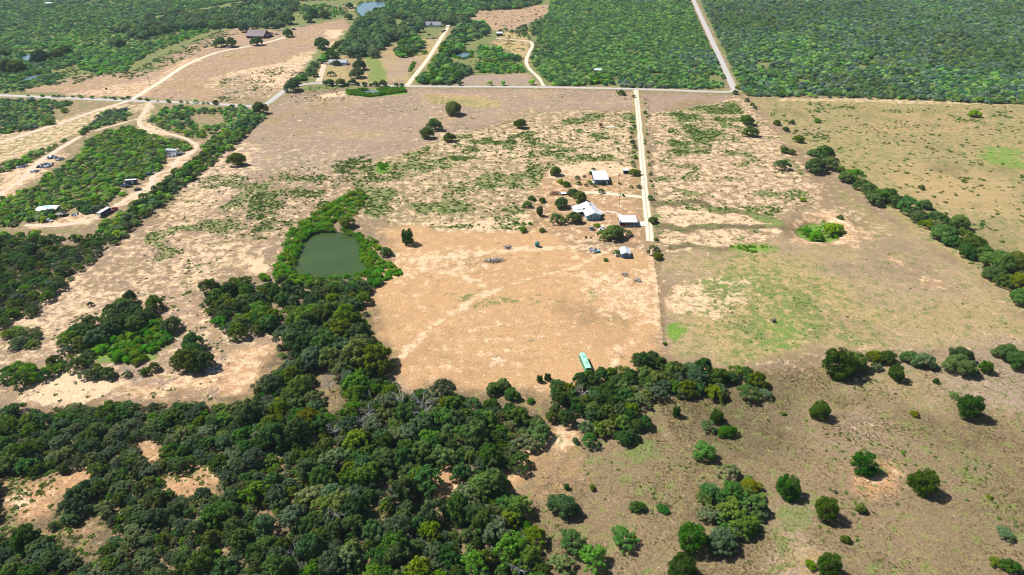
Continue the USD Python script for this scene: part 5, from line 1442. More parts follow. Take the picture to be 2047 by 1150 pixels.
# ------------------------------------------------------------------ trees that stand out one by one: kind, crown middle x, y and width in the photograph, label, (height factor)
SOLO = [
    ('oak', 441, 83, 27, 'left crown of the double oak on the barn field'), ('oak', 462, 84, 27, 'right crown of the double oak on the barn field'),
    ('oak', 486, 56, 23, 'dark oak at the left back corner of the red barn'), ('oak', 513, 82, 24, 'round oak in front of the red barn beside its drive'),
    ('oak', 576, 66, 22, 'round oak at the end of the barn drive'), ('oak', 642, 86, 32, 'lone dome-shaped oak on the bare far left field'),
    ('oak', 615, 36, 24, 'twin oak nearest the barn woods, left half'), ('oak', 623, 25, 26, 'twin oak nearest the barn woods, taller right half'), ('oak', 649, 29, 21, 'lone oak right of the twin oak at the top left'),
    ('oak', 697, 33, 17, 'dark oak on the left bank of the far pond'), ('oak', 699, 11, 15, 'small dark oak above the far pond bank'), ('oak', 540, 30, 30, 'oak at the wood corner behind the barn'), ('oak', 572, 36, 32, 'spreading oak with a broad shadow right of the barn'), ('oak', 555, 48, 14, 'small dark oak touching the barn right corner'),
    ('oak', 237, 86, 26, 'isolated dark oak in the bright green brush at upper left'),
    ('oak', 80, 112, 34, 'dark oak right of the small blue hollow pond'), ('oak', 10, 130, 40, 'dark oak at the left edge below the hollow pond'), ('oak', 34, 132, 36, 'broad dark oak just left of the hollow pond'), ('oak', 112, 108, 28, 'oak second right of the hollow pond'), ('oak', 130, 100, 26, 'oak third right of the hollow pond'), ('oak', 7, 107, 18, 'small oak at the left edge above the hollow pond'),
    ('oak', 285, 62, 26, 'dark creek oak above the isolated oak'), ('oak', 305, 52, 30, 'largest creek oak in the brush at upper left'), ('oak', 325, 60, 22, 'creek oak at the right of the creek row'),
    ('shrub', 127, 220, 17, 'small green tree on the bare strip left of the side track'), ('shrub', 100, 243, 20, 'scraggly tree at the right end of the left brush block'), ('oak', 430, 204, 12, 'small dark tree on the county road verge at left'),
    ('oak', 585, 168, 36, 'large dark oak overhanging the bend of the county road'), ('oak', 517, 215, 33, 'dark oak where the county road meets the left hedgerow'),
    ('oak', 717, 129, 29, 'upper of the two joined oaks on the green lawn'), ('oak', 713, 145, 28, 'lower of the two joined oaks on the green lawn'), ('oak', 628, 147, 17, 'dark oak beside the short house driveway'), ('grey', 661, 146, 17, 'thin grey-green tree in the blue house yard'),
    ('oak', 672, 125, 16, 'dark tree against the blue-grey house wall'), ('oak', 690, 124, 10, 'dark shrub at the right end of the blue-grey house'), ('oak', 682, 92, 34, 'large oak at the left of the oak grove by the lawn'), ('shrub', 662, 108, 30, 'green bush between field and blue-grey house'), ('oak', 715, 113, 14, 'small dark oak at the top of the lawn'),
    ('oak', 904, 216, 40, 'big lone dark oak in the upper middle pasture'), ('oak', 869, 249, 33, 'taller oak of the clump below the big lone oak'), ('oak', 851, 266, 31, 'left front oak of the clump below the big lone oak'), ('oak', 898, 274, 26, 'small oak at the right of the pasture clump'),
    ('oak', 1039, 247, 27, 'lone oak in the sandy scrub of the upper middle'), ('shrub', 1243, 186, 18, 'bright green bush by the ranch driveway entrance'), ('grey', 1267, 193, 10, 'small grey bush at the ranch driveway entrance'),
    ('shrub', 1289, 225, 10, 'small green bush on the right driveway verge below the entrance'), ('grey', 1250, 198, 5, 'dark dot of a bush on the grey strip near the entrance'), ('shrub', 1474, 175, 12, 'green bush beside the road at the far right bend'),
    ('oak', 1494, 240, 28, 'upper half of the oak pair at the right scrub edge'), ('oak', 1501, 262, 30, 'lower half of the oak pair at the right scrub edge'), ('oak', 1470, 184, 12, 'dark bush at the outer corner of the road bend'), ('oak', 1494, 199, 11, 'dark bush first below the road bend'), ('oak', 1503, 208, 9, 'dark bush second below the road bend'), ('oak', 1510, 215, 9, 'dark bush third below the road bend'),
    ('oak', 1553, 245, 15, 'bushy small tree at the corner of the far right pasture'), ('oak', 1571, 258, 14, 'narrow dark small tree right of the pasture corner bush'), ('oak', 1584, 244, 12, 'small dark bush second from the pasture corner'), ('oak', 1597, 278, 22, 'dark oak alone above the right tree line'), ('shrub', 1633, 241, 15, 'bright green bush with a shadow in the far right pasture'), ('shrub', 1947, 227, 25, 'wide bright green bush far out in the right pasture'),
    ('oak', 1568, 300, 18, 'narrow dark tree behind the olive tree at right'), ('oak', 1583, 303, 17, 'dark tree right of the narrow dark one'), ('mesquite', 1565, 329, 33, 'olive tree alone left of the big right oak clump'),
    ('oak', 1648, 305, 38, 'tallest oak at the head of the right tree line'), ('oak', 1630, 330, 42, 'front left oak at the head of the right tree line'), ('oak', 1658, 326, 34, 'right oak at the head of the right tree line'), ('oak', 1628, 305, 22, 'back left oak at the head of the right tree line'),
    ('oak', 1680, 338, 20, 'small oak joining the clump to the right tree line'),
    ('lush', 1630, 469, 32, 'bright bush at the lower side of the dry basin'), ('lush', 1667, 456, 38, 'bright bush at the right of the dry basin'), ('lush', 1614, 461, 17, 'small bright bush at the left of the dry basin'), ('oak', 1681, 435, 16, 'small round tree on the rim of the dry basin'), ('shrub', 1605, 399, 13, 'small green tree in the sandy patch above the dry basin'), ('oak', 1843, 375, 13, 'small dark bush in the far right pasture above the tree line'),
    ('oak', 473, 319, 38, 'lone dark oak on the left pasture near the hedgerow'), ('cedar', 814, 474, 27, 'dense rounded tree on the bare ground right of the pond', 1.25), ('oak', 772, 503, 25, 'dark open tree on the right bank of the stock pond'), ('oak', 692, 443, 34, 'dark tree at the top right of the stock pond'),
    # farmyard
    ('oak', 1109, 341, 27, 'dark oak alone at the upper left of the yard'), ('oak', 1123, 404, 31, 'round oak left of the farmhouse'), ('oak', 1145, 384, 23, 'left of the two oaks behind the farmhouse'), ('oak', 1161, 394, 32, 'right of the two oaks behind the farmhouse'),
    ('oak', 1085, 399, 15, 'small green tree at the far left of the yard'), ('dead', 1091, 414, 20, 'grey leafless tree at the left of the yard'), ('cedar', 1079, 422, 14, 'narrow dark conifer at the left of the yard', 1.5), ('pale', 1113, 436, 34, 'bright yellow-green tree in front of the farmhouse'), ('oak', 1148, 433, 31, 'dark tree touching the front of the farmhouse'),
    ('shrub', 1083, 459, 15, 'small round tree near the water tank'), ('shrub', 1046, 458, 19, 'green bush at the left fence of the yard'), ('shrub', 1060, 446, 9, 'small tree left of the water tank tree'), ('shrub', 1055, 408, 23, 'lower green bush at the sandy left edge of the yard'), ('shrub', 1064, 396, 17, 'upper green bush at the sandy left edge of the yard'),
    ('mesquite', 1154, 354, 13, 'sapling upper left of the workshop'), ('mesquite', 1157, 365, 13, 'sapling lower left of the workshop'), ('mesquite', 1179, 363, 12, 'sapling at the left front corner of the workshop'), ('grey', 1187, 369, 12, 'grey sapling before the left of the workshop'), ('mesquite', 1206, 366, 11, 'sapling in front of the workshop doors'), ('pale', 1202, 381, 16, 'pale green tree on the gravel spur'),
    ('shrub', 1121, 362, 16, 'left bush of the pair at the yard north side'), ('shrub', 1132, 367, 18, 'right bush of the pair at the yard north side'), ('grey', 1171, 369, 9, 'little grey bush left of the workshop sapling'), ('oak', 1181, 345, 10, 'dark bush at the left wall of the workshop'), ('grey', 1186, 337, 9, 'grey bush behind the left corner of the workshop'), ('mesquite', 1168, 352, 8, 'tiny sapling left of the workshop wall'),
    ('mesquite', 1261, 372, 10, 'small tree left of the driveway above the spur'), ('grey', 1277, 372, 12, 'thin grey tree at the driveway edge above the spur'), ('shrub', 1269, 344, 24, 'dense green tree beside the pump shed'), ('shrub', 1246, 389, 6, 'tiny conifer in the lawn below the spur', 1.6), ('mesquite', 1239, 366, 7, 'tiny tree right of the workshop pole'),
    ('pale', 1300, 394, 16, 'bright green tree on the right edge of the driveway'), ('oak', 1305, 438, 19, 'dark green tree right of the driveway opposite the carport'), ('grey', 1308, 498, 26, 'grey-green tree at the lower end of the driveway', 1.3), ('oak', 1314, 510, 20, 'dark lower bush joined to the tree at the driveway end'), ('shrub', 1193, 449, 13, 'small green bush left of the white boat'),
    ('pale', 1209, 468, 30, 'bright green left crown of the big cluster by the carport'), ('oak', 1230, 463, 42, 'largest dark crown of the big cluster by the carport'), ('grey', 1252, 464, 24, 'pale grey-green right crown of the big cluster by the carport'), ('dead', 1273, 469, 14, 'small bare grey bush right of the big cluster'),
    ('pale', 1234, 504, 18, 'olive tree at the left wall of the garden shed'), ('shrub', 1210, 518, 12, 'small lone tree below the garden shed'), ('shrub', 1171, 473, 7, 'tiny green bush in the yard above the scrap heap'), ('shrub', 1181, 474, 4.5, 'tiniest green bush right of the other tiny one'), ('mesquite', 1167, 421, 11, 'tall spindly tree at the farmhouse front corner', 2.2), ('shrub', 1205, 429, 7, 'small shrub at the right corner of the farmhouse'),
    ('shrub', 1329, 686, 10, 'small bush with dark shadow on the fence above the hedgerow'), ('grey', 1300, 360, 7, 'small grey bush right of the driveway below the workshop'), ('mesquite', 1300, 348, 9, 'pale bush on the right driveway verge'), ('shrub', 1271, 315, 10, 'green bush on the left driveway verge above the yard'), ('oak', 1312, 477, 10, 'brownish bush on the right driveway verge near its end'),
    # foreground
    ('cedar', 1079, 757, 14, 'left of the two small cedars on the lower field edge', 1.2), ('cedar', 1095, 753, 14, 'right of the two small cedars on the lower field edge', 1.2), ('cedar', 1353, 823, 19, 'narrow cedar below the central hedgerow', 1.35), ('cedar', 1434, 832, 30, 'round cedar above the light bushes in the right foreground'),
    ('pale', 1415, 851, 34, 'light green bush left below the round cedar'), ('shrub', 1454, 862, 40, 'green bush right below the round cedar'), ('pale', 1494, 783, 52, 'wide pale green bush below the hedgerow right end'), ('grey', 1530, 786, 30, 'grey-green bush right of the wide pale one'), ('cedar', 1358, 793, 11, 'tiny cedar just below the hedgerow'), ('shrub', 1326, 785, 9, 'tiny weed bush below the hedgerow'),
    ('cedar', 1680, 726, 66, 'largest dark tree on the right fence line', 0.85), ('oak', 1712, 722, 54, 'right part of the largest tree on the right fence line'), ('oak', 1748, 710, 34, 'first small tree right of the largest fence line tree'), ('oak', 1775, 712, 38, 'second small tree right of the largest fence line tree'), ('oak', 1822, 713, 38, 'left half of the double tree on the right fence line'), ('oak', 1846, 718, 44, 'right half of the double tree on the right fence line'), ('grey', 1753, 732, 26, 'small grey tree below the first small fence line tree'), ('cedar', 1793, 745, 33, 'cedar standing below the double fence line tree'), ('cedar', 1872, 760, 11, 'tiny cedar in the grey grass at right'),
    ('oak', 1922, 705, 42, 'top of the tall fence line tree at right'), ('oak', 1922, 726, 56, 'lower part of the tall fence line tree at right'), ('cedar', 1972, 733, 26, 'small cedar right of the tall fence line tree'), ('oak', 1953, 742, 13, 'little bush at the foot of the tall fence line tree'), ('oak', 2014, 703, 44, 'fence line tree near the right edge'), ('oak', 2040, 716, 50, 'fence line tree at the right edge'),
    ('cedar', 1640, 820, 37, 'cedar alone right of the hedgerow in the grey grass'), ('cedar', 1941, 813, 51, 'big cedar at the right side of the foreground'), ('yellow', 1828, 826, 19, 'yellow-green bush between the two right cedars'), ('pale', 1910, 789, 22, 'pale weed bush above the big right cedar'), ('yellow', 1566, 826, 12, 'small yellow weed clump left of the lone right cedar'),
    ('shrub', 1411, 904, 54, 'rounded green bush in the middle of the right foreground', 1.1), ('grey', 1459, 941, 46, 'grey shrub right of the rounded green bush'), ('pale', 1178, 878, 40, 'yellow-green tree at the edge of the wood right of the sand', 1.15), ('oak', 1151, 881, 17, 'dark bush left of the yellow-green tree'),
    ('pale', 1418, 985, 54, 'upper left crown of the large light thicket'), ('pale', 1462, 982, 58, 'upper middle crown of the large light thicket'), ('yellow', 1500, 972, 44, 'yellowish top right crown of the large light thicket'), ('pale', 1462, 1022, 68, 'centre crown of the large light thicket'), ('pale', 1508, 1008, 60, 'right crown of the large light thicket'), ('pale', 1488, 1052, 60, 'lower right crown of the large light thicket'), ('grey', 1440, 1082, 66, 'grey lower left crown of the large light thicket'), ('grey', 1415, 1030, 44, 'thin grey left crown of the large light thicket'),
    ('cedar', 1384, 1076, 58, 'dark cedar at the foot of the large light thicket'), ('cedar', 1365, 1136, 58, 'dark cedar cut by the bottom edge of the picture'), ('pale', 1243, 1073, 54, 'bright rounded bush left of the dark cedar'), ('yellow', 1262, 1076, 24, 'yellow-green flank of the bright rounded bush'),
    ('oak', 1124, 1008, 62, 'dark shrub on the slope right of the wood'), ('cedar', 1132, 973, 13, 'tiny cedar above the dark slope shrub'), ('yellow', 1184, 974, 15, 'small yellow bush right of the dark slope shrub', 1.5), ('shrub', 1275, 1012, 34, 'green bush with dead lower twigs in the right foreground'), ('shrub', 1327, 1018, 26, 'low flat green bush right of the twiggy one', 0.7),
    ('pale', 1141, 1080, 60, 'upper of the two pale thickets right of the wood'), ('pale', 1180, 1112, 66, 'lower of the two pale thickets right of the wood'), ('grey', 1120, 1125, 50, 'grey thicket at the bottom edge by the wood'),
    ('cedar', 1577, 974, 47, 'cedar left of the sandy spot in the right foreground'), ('cedar', 1729, 926, 46, 'cedar on the sandy spot in the right foreground'), ('cedar', 1847, 963, 53, 'cedar right of the sandy spot in the right foreground'), ('cedar', 1653, 1018, 46, 'cedar below the sandy spot beside the grey weeds', 1.1), ('oak', 1720, 1015, 26, 'small grey-green bush right of the lower cedar'), ('oak', 1691, 1078, 21, 'small dark bush below the lower cedar'), ('cedar', 1658, 1132, 50, 'cedar at the bottom edge in the right foreground', 1.1), ('yellow', 1621, 1130, 26, 'pale yellow bush left of the bottom edge cedar'), ('shrub', 1805, 903, 9, 'tiny green bush above the right cedar'), ('grey', 1670, 983, 10, 'tiny dark bush beside the grey weeds'), ('yellow', 1978, 993, 12, 'tiny yellow bush in the lower right'), ('grey', 2010, 1065, 34, 'half dead bush in the lower right'), ('shrub', 2022, 1130, 40, 'bright green bush in the lower right corner'), ('yellow', 1990, 1122, 26, 'pale bush beside the corner bush'),
    ('mesquite', 181, 608, 13, 'thin pale tree on the bare ground at left', 1.3), ('oak', 984, 776, 34, 'left tree of the three at the lower left corner of the mown field'), ('oak', 1003, 769, 34, 'tallest tree of the three at the lower left corner of the mown field', 1.2), ('oak', 1022, 786, 32, 'right tree of the three at the lower left corner of the mown field'), ('shrub', 1060, 800, 18, 'bush in the gap between the wood and the central hedgerow'),
]
for s in SOLO:
    if s[4]:
        one('round' if s[0] == 'oak' else s[0], s[1], s[2], s[3], s[4], s[5] if len(s) > 5 else 1.0)
ROW = [(648, 164, 10), (660, 164, 18), (681, 163, 22), (692, 168, 10), (704, 162, 17), (714, 166, 11), (728, 166, 13), (740, 168, 8), (751, 166, 14), (766, 165, 19), (792, 167, 9), (803, 168, 9)]
for x, y, w in ROW:
    one('round', x, y, w, 'dark roadside bush in the row along the lawn edge of the county road', 1.0, 'bushes along the lawn edge')
LINE = [(1708, 350, 46), (1694, 356, 30), (1725, 370, 34), (1738, 378, 34), (1761, 391, 44), (1775, 388, 34), (1748, 398, 36), (1790, 402, 34), (1815, 409, 56), (1850, 409, 28), (1838, 432, 36), (1872, 436, 42), (1856, 448, 32), (1915, 443, 46), (1888, 464, 50), (1878, 452, 34), (1925, 468, 44), (1950, 488, 50), (1935, 500, 40), (1970, 505, 42), (1905, 480, 38), (2003, 524, 60), (1985, 545, 40), (2036, 518, 50), (2010, 560, 44), (2042, 560, 50), (2045, 590, 46)]
for i, (x, y, w) in enumerate(LINE):
    one('round' if i % 4 else 'mesquite', x, y, w, 'oak in the diagonal tree line across the right pasture' if i % 4 else 'olive tree in the diagonal tree line across the right pasture', 0.95, 'trees of the diagonal tree line' if i % 4 else 'olive trees of the diagonal tree line')
for x, y, w, lab in ((1895, 440, 20, 'bare pale snag sticking out of the diagonal tree line'), (1165, 784, 34, 'bleached bare tree in the central hedgerow above the dark trees'), (1262, 762, 24, 'small bare tree at the right of the central hedgerow'), (680, 1022, 60, 'fallen bleached tree in the bottom wood, left of two'), (795, 985, 46, 'bleached bare tree in the bottom wood, right of two'), (590, 1100, 44, 'bare brown-grey tree near the bottom left of the wood'), (655, 765, 40, 'bare grey tree at the left of the small wood clearing'), (635, 632, 24, 'thin bare tree above the central wood'), (1040, 1135, 50, 'grey bare crown at the bottom edge of the wood'), (600, 1135, 34, 'bare brown bush at the bottom edge of the wood'), (1240, 706, 18, 'brown bare bush at the top left of the central hedgerow'), (448, 715, 24, 'bare bush at the fence corner by the log pile'), (765, 895, 26, 'bare grey tree near the middle of the bottom wood')):
    one('dead', x, y, w * 1.15, lab, 1.05)

# ------------------------------------------------------------------ woods: name, outline in the photograph, crown spacing, crown widths, kinds, height of the outline, clearings, label, group
CLEAR = [[(-20, 954), (60, 938), (110, 940), (180, 926), (196, 948), (126, 994), (104, 1036), (52, 1064), (-20, 1078)], [(75, 1060), (150, 1040), (215, 1024), (216, 1065), (192, 1118), (160, 1135), (138, 1092)], [(318, 948), (390, 922), (436, 942), (425, 976), (350, 1000)],
         [(262, 870), (300, 875), (322, 930), (288, 925)], [(528, 1005), (545, 1000), (562, 1070), (540, 1085)], [(846, 940), (890, 930), (928, 972), (872, 1000)], [(1030, 955), (1060, 915), (1085, 890), (1115, 868), (1105, 910), (1075, 945)], [(430, 720), (560, 690), (565, 715), (495, 790), (430, 800)], [(615, 735), (660, 700), (690, 810), (660, 830)]]
WOODS = [
    # foreground
    dict(n='W1a', poly=[(-80, 812), (0, 814), (120, 806), (250, 800), (420, 800), (490, 812), (500, 900), (440, 990), (300, 1100), (250, 1200), (-120, 1200)], sp=4.5, w=(3, 9), k=dict(oak=.2, grey=.43, mesquite=.33, yellow=.02, dead=.02), z=3.5, holes=CLEAR, lab='in the brushy wood of the lower left', tall=1.05, near=1),
    dict(n='W1b', poly=[(490, 800), (500, 750), (560, 720), (640, 700), (700, 700), (770, 730), (790, 775), (830, 790), (880, 778), (935, 778), (990, 795), (1050, 812), (1100, 850), (1075, 885), (1045, 915), (1020, 955), (1050, 1010), (1085, 1080), (1110, 1200), (250, 1200), (300, 1100), (440, 990), (500, 900)], sp=5.2, w=(3.5, 11.5), k=dict(oak=.34, grey=.29, mesquite=.32, yellow=.025, dead=.025), z=4, holes=CLEAR, lab='in the dense wood at the bottom centre', tall=1.15, near=1),
    dict(n='U1', poly=[(-80, 815), (0, 816), (120, 808), (250, 803), (420, 803), (490, 805), (520, 745), (640, 705), (770, 735), (800, 782), (935, 782), (1050, 838), (1085, 858), (1050, 885), (1010, 940), (1040, 1010), (1085, 1080), (1110, 1200), (-120, 1200)], sp=3.5, w=(2, 4.2), k=dict(grey=.48, mesquite=.4, shrub=.12), z=1.2, holes=CLEAR, lab='among the bottom wood', near=1),
    dict(n='U2', poly=[(395, 605), (440, 560), (520, 565), (640, 552), (750, 560), (730, 640), (770, 700), (700, 730), (560, 710), (545, 660), (500, 675), (440, 655)], sp=4.2, w=(2, 4.2), k=dict(grey=.5, mesquite=.3, shrub=.2), z=1.2, holes=[[(535, 600), (580, 620), (560, 640)]], lab='among the oaks below the pond', near=1),
    dict(n='TH', poly=[(1395, 975), (1440, 960), (1500, 955), (1535, 1000), (1530, 1040), (1505, 1085), (1470, 1105), (1425, 1095), (1435, 1040), (1400, 1010)], sp=3.4, w=(3, 6), k=dict(pale=.75, grey=.25), z=2, holes=[], lab='in the large light thicket', near=1),
    dict(n='W1c', poly=[(545, 655), (600, 625), (640, 605), (725, 605), (728, 640), (745, 660), (765, 690), (775, 720), (700, 730), (560, 715), (550, 690)], sp=8.1, w=(10, 15), k=dict(oak=.8, grey=.2), z=5, holes=[], lab='in the oak mass left of the mown field', near=1),
    dict(n='W2', poly=[(1075, 775), (1120, 755), (1200, 742), (1260, 735), (1275, 705), (1325, 700), (1345, 728), (1400, 725), (1450, 728), (1480, 722), (1535, 740), (1530, 760), (1455, 765), (1440, 795), (1390, 790), (1350, 775), (1290, 790), (1300, 840), (1300, 870), (1240, 880), (1195, 865), (1130, 845), (1080, 815)], sp=5.0, w=(4.5, 8.5), k=dict(oak=.74, mesquite=.13, grey=.13), z=4, holes=[], lab='in the hedgerow below the green bus', tall=1.1, near=1),
    dict(n='W3', poly=[(395, 605), (400, 575), (440, 558), (470, 550), (520, 565), (560, 550), (640, 552), (750, 560), (762, 575), (740, 600), (640, 615), (560, 640), (540, 655), (500, 675), (440, 655), (415, 630)], sp=5.8, w=(5, 9.5), k=dict(oak=.66, shrub=.2, mesquite=.14), z=4, holes=[[(535, 600), (580, 620), (560, 640)]], lab='in the wood below the stock pond', near=1),
    dict(n='W4a', poly=[(120, 690), (130, 660), (190, 630), (230, 610), (240, 590), (265, 590), (280, 610), (300, 595), (318, 605), (320, 620), (350, 625), (358, 650), (335, 665), (310, 630), (270, 650), (200, 680), (160, 690)], sp=5.9, w=(6.5, 10), k=dict(oak=1.0), z=3, holes=[], lab='on the upper dry pond rim', near=1),
    dict(n='W4b', poly=[(95, 715), (120, 690), (165, 700), (185, 705), (240, 735), (300, 728), (340, 705), (330, 725), (300, 745), (230, 750), (180, 750), (120, 735)], sp=4.6, w=(3, 7), k=dict(oak=.2, grey=.3, mesquite=.5), z=2.5, holes=[], lab='on the lower dry pond rim', near=1),
    dict(n='W4c', poly=[(340, 700), (360, 675), (400, 675), (430, 685), (420, 725), (390, 745), (350, 735)], sp=6.3, w=(8, 11), k=dict(oak=.9, mesquite=.1), z=3, holes=[], lab='in the clump left of the log pile', near=1),
    dict(n='W4d', poly=[(170, 700), (210, 675), (270, 648), (325, 632), (345, 660), (320, 705), (255, 728)], sp=3.6, w=(3.5, 6), k=dict(lush=.9, shrub=.1), z=1.5, holes=[], lab='inside the dry pond hollow at left', near=1),
    dict(n='W4e', poly=[(0, 660), (60, 645), (100, 655), (60, 690), (0, 700)], sp=4.5, w=(4.5, 7.5), k=dict(grey=.3, mesquite=.7), z=2, holes=[], lab='on the bare ground at the left edge', tall=0.8, near=1),
    dict(n='W4f', poly=[(0, 730), (60, 720), (115, 740), (110, 760), (60, 765), (0, 765)], sp=4.9, w=(4.5, 8), k=dict(shrub=.4, mesquite=.6), z=2, holes=[], lab='left of the bare oval at the left edge', near=1),
    # around the stock pond
    dict(n='PBl', poly=[(560, 500), (575, 455), (625, 425), (690, 385), (725, 372), (735, 390), (720, 420), (690, 435), (650, 452), (600, 470), (598, 500), (585, 530), (560, 545), (540, 545), (545, 520)], sp=3.0, w=(2.6, 5.2), k=dict(lush=1.0), z=2.2, holes=[PONDS['pond'][0]], lab='in the thicket above the stock pond', tall=0.8, near=1),
    dict(n='PBr', poly=[(672, 455), (725, 462), (750, 475), (762, 500), (780, 520), (805, 535), (805, 548), (760, 560), (738, 548), (745, 525), (722, 525), (716, 500), (728, 485), (690, 468)], sp=2.9, w=(2.4, 4.6), k=dict(lush=1.0), z=2, holes=[PONDS['pond'][0]], lab='on the right bank of the stock pond', tall=0.8, near=1),
    dict(n='PBb', poly=[(520, 540), (560, 545), (600, 548), (640, 562), (700, 560), (760, 545), (760, 565), (700, 572), (600, 570), (520, 555)], sp=3.8, w=(3, 6), k=dict(lush=.7, shrub=.3), z=2, holes=[PONDS['pond'][0]], lab='on the near bank of the stock pond', near=1),
    # left belt and brush
    dict(n='W5a', poly=[(-60, 462), (60, 458), (130, 470), (185, 465), (215, 450), (200, 500), (130, 565), (60, 620), (-10, 655), (-60, 665)], sp=4.3, w=(3.2, 8), k=dict(oak=.28, mesquite=.54, grey=.18), z=3, holes=[[(115, 480), (155, 478), (150, 492), (120, 492)]], lab='in the wood at the left edge', near=1),
    dict(n='W5b', poly=[(195, 465), (212, 438), (250, 420), (290, 384), (325, 358), (350, 335), (385, 315), (408, 292), (435, 262), (465, 242), (505, 220), (530, 230), (500, 258), (445, 308), (395, 345), (345, 388), (280, 435), (225, 490)], sp=3.9, w=(3, 7.5), k=dict(oak=.3, mesquite=.56, grey=.14), z=2.5, holes=[], lab='in the hedgerow beside the junkyard road', near=1),
    dict(n='W6', poly=[(-40, 410), (60, 370), (90, 345), (130, 325), (160, 300), (170, 275), (220, 258), (262, 250), (330, 272), (378, 285), (385, 292), (360, 300), (330, 298), (328, 320), (335, 330), (305, 345), (295, 352), (245, 360), (245, 385), (205, 400), (165, 410), (150, 405), (125, 420), (70, 425), (40, 445), (-40, 450)], sp=3.9, w=(3, 6), k=dict(mesquite=.86, shrub=.08, grey=.06), z=2, holes=[], lab='in the light brush of the junkyard', tall=0.85, near=1),
    dict(n='W6b', poly=[(155, 405), (200, 398), (225, 405), (215, 415), (180, 425), (158, 420)], sp=4.9, w=(5, 8), k=dict(mesquite=.8, grey=.2), z=2, holes=[], lab='in the bush island of the junkyard clearing', near=1),
    dict(n='W6c', poly=[(50, 435), (110, 425), (125, 435), (90, 445), (55, 448)], sp=4.1, w=(4, 7), k=dict(mesquite=.6, grey=.4), z=1.5, holes=[], lab='below the tarp shelter in the junkyard', near=1),
    dict(n='W7', poly=[(292, 235), (330, 212), (360, 210), (430, 215), (480, 208), (500, 215), (480, 240), (440, 258), (410, 275), (370, 268), (310, 248)], sp=5.0, w=(3.2, 6.5), k=dict(shrub=.5, mesquite=.45, oak=.05), z=2, holes=[[(380, 230), (440, 225), (445, 245), (400, 255)]], lab='in the brush above the left hedgerow', tall=0.85, near=1),
    dict(n='W8', poly=[(-60, 195), (60, 196), (150, 202), (135, 210), (105, 215), (108, 240), (60, 255), (-60, 272)], sp=4.2, w=(3.2, 6), k=dict(mesquite=.8, oak=.08, grey=.12), z=2, holes=[], lab='in the brush block at the left edge', tall=0.85, near=1),
    dict(n='W9', poly=[(-40, 345), (20, 315), (70, 298), (110, 283), (150, 262), (175, 245), (200, 222), (255, 212), (262, 225), (240, 245), (180, 255), (120, 285), (75, 308), (50, 325), (-20, 345)], sp=4.0, w=(3, 6), k=dict(mesquite=.55, oak=.3, grey=.15), z=2, holes=[], lab='in the strip between the left tracks', tall=0.85, near=1),
    # far left and far middle
    dict(n='W10a', poly=[(-250, -60), (-250, 185), (0, 180), (40, 178), (100, 165), (130, 148), (100, 140), (150, 125), (225, 130), (260, 108), (310, 90), (320, 80), (250, 95), (180, 85), (120, 95), (100, 70), (250, 60), (300, 30), (480, 0), (400, -60)], sp=5.2, w=(4, 8), k=dict(mesquite=.8, oak=.1, grey=.1), z=2.5, holes=[PONDS['hollow_pond'][0], PONDS['creek_pond'][0], [(10, 100), (150, 92), (190, 98), (60, 106)]], lab='in the far left brush', tall=0.8, near=0),
    dict(n='W10b', poly=[(145, 130), (200, 105), (260, 92), (320, 80), (380, 62), (430, 55), (360, 82), (310, 100), (265, 125), (255, 140), (200, 148)], sp=6.0, w=(4, 7), k=dict(shrub=.6, mesquite=.4), z=2, holes=[], lab='in the bright brush above the barn field', tall=0.8, near=0),
    dict(n='W10f', poly=[(60, 98), (110, 70), (250, 60), (335, 58), (420, 52), (390, 64), (330, 82), (262, 96), (205, 108), (140, 122)], sp=6.5, w=(3.5, 7), k=dict(mesquite=.6, shrub=.4), z=2, holes=[], lab='in the open brush above the creek oaks', near=0, tall=.75),
    dict(n='W10c', poly=[(230, 60), (290, 40), (340, 30), (420, 20), (500, 5), (600, 0), (590, 15), (570, 35), (560, 50), (530, 52), (480, 50), (430, 52), (380, 55), (330, 62), (280, 75)], sp=9.0, w=(10, 15), k=dict(oak=.85, mesquite=.15), z=4, holes=[], lab='in the oak belt behind the red barn', near=0),
    dict(n='W10d', poly=[(400, -60), (480, 2), (590, 0), (700, -5), (710, -60)], sp=8.1, w=(7, 12), k=dict(oak=.5, mesquite=.5), z=3, holes=[], lab='at the top edge by the far pond', near=0),
    dict(n='W10e', poly=[(590, 15), (640, 8), (690, 18), (690, 30), (640, 38), (600, 30)], sp=8.0, w=(4, 7), k=dict(shrub=.6, mesquite=.4), z=1, holes=[], lab='in the open brush left of the far pond', near=0),
    dict(n='OG', poly=[(690, 95), (700, 60), (715, 40), (745, 25), (785, 20), (790, 60), (785, 72), (760, 95), (750, 110), (730, 105), (705, 108), (675, 100)], sp=8.6, w=(11, 17), k=dict(oak=1.0), z=5, holes=[PONDS['far_pond'][0]], lab='in the oak grove above the lawn', near=1),
    dict(n='OG2', poly=[(785, 108), (795, 85), (830, 72), (850, 85), (845, 95), (815, 112)], sp=6.7, w=(7, 11), k=dict(oak=.4, shrub=.6), z=3, holes=[], lab='in the thicket at the top of the lawn', near=1),
    dict(n='OG3', poly=[(780, 72), (790, 55), (820, 45), (845, 40), (842, 60), (825, 70), (800, 78)], sp=9.0, w=(11, 15), k=dict(oak=1.0), z=5, holes=[], lab='left of the wide grey house', near=1),
    dict(n='OG4', poly=[(880, 52), (885, 35), (905, 30), (930, 35), (925, 48), (905, 45), (890, 54)], sp=9.0, w=(10, 14), k=dict(oak=1.0), z=5, holes=[], lab='around the small grey garage', near=0),
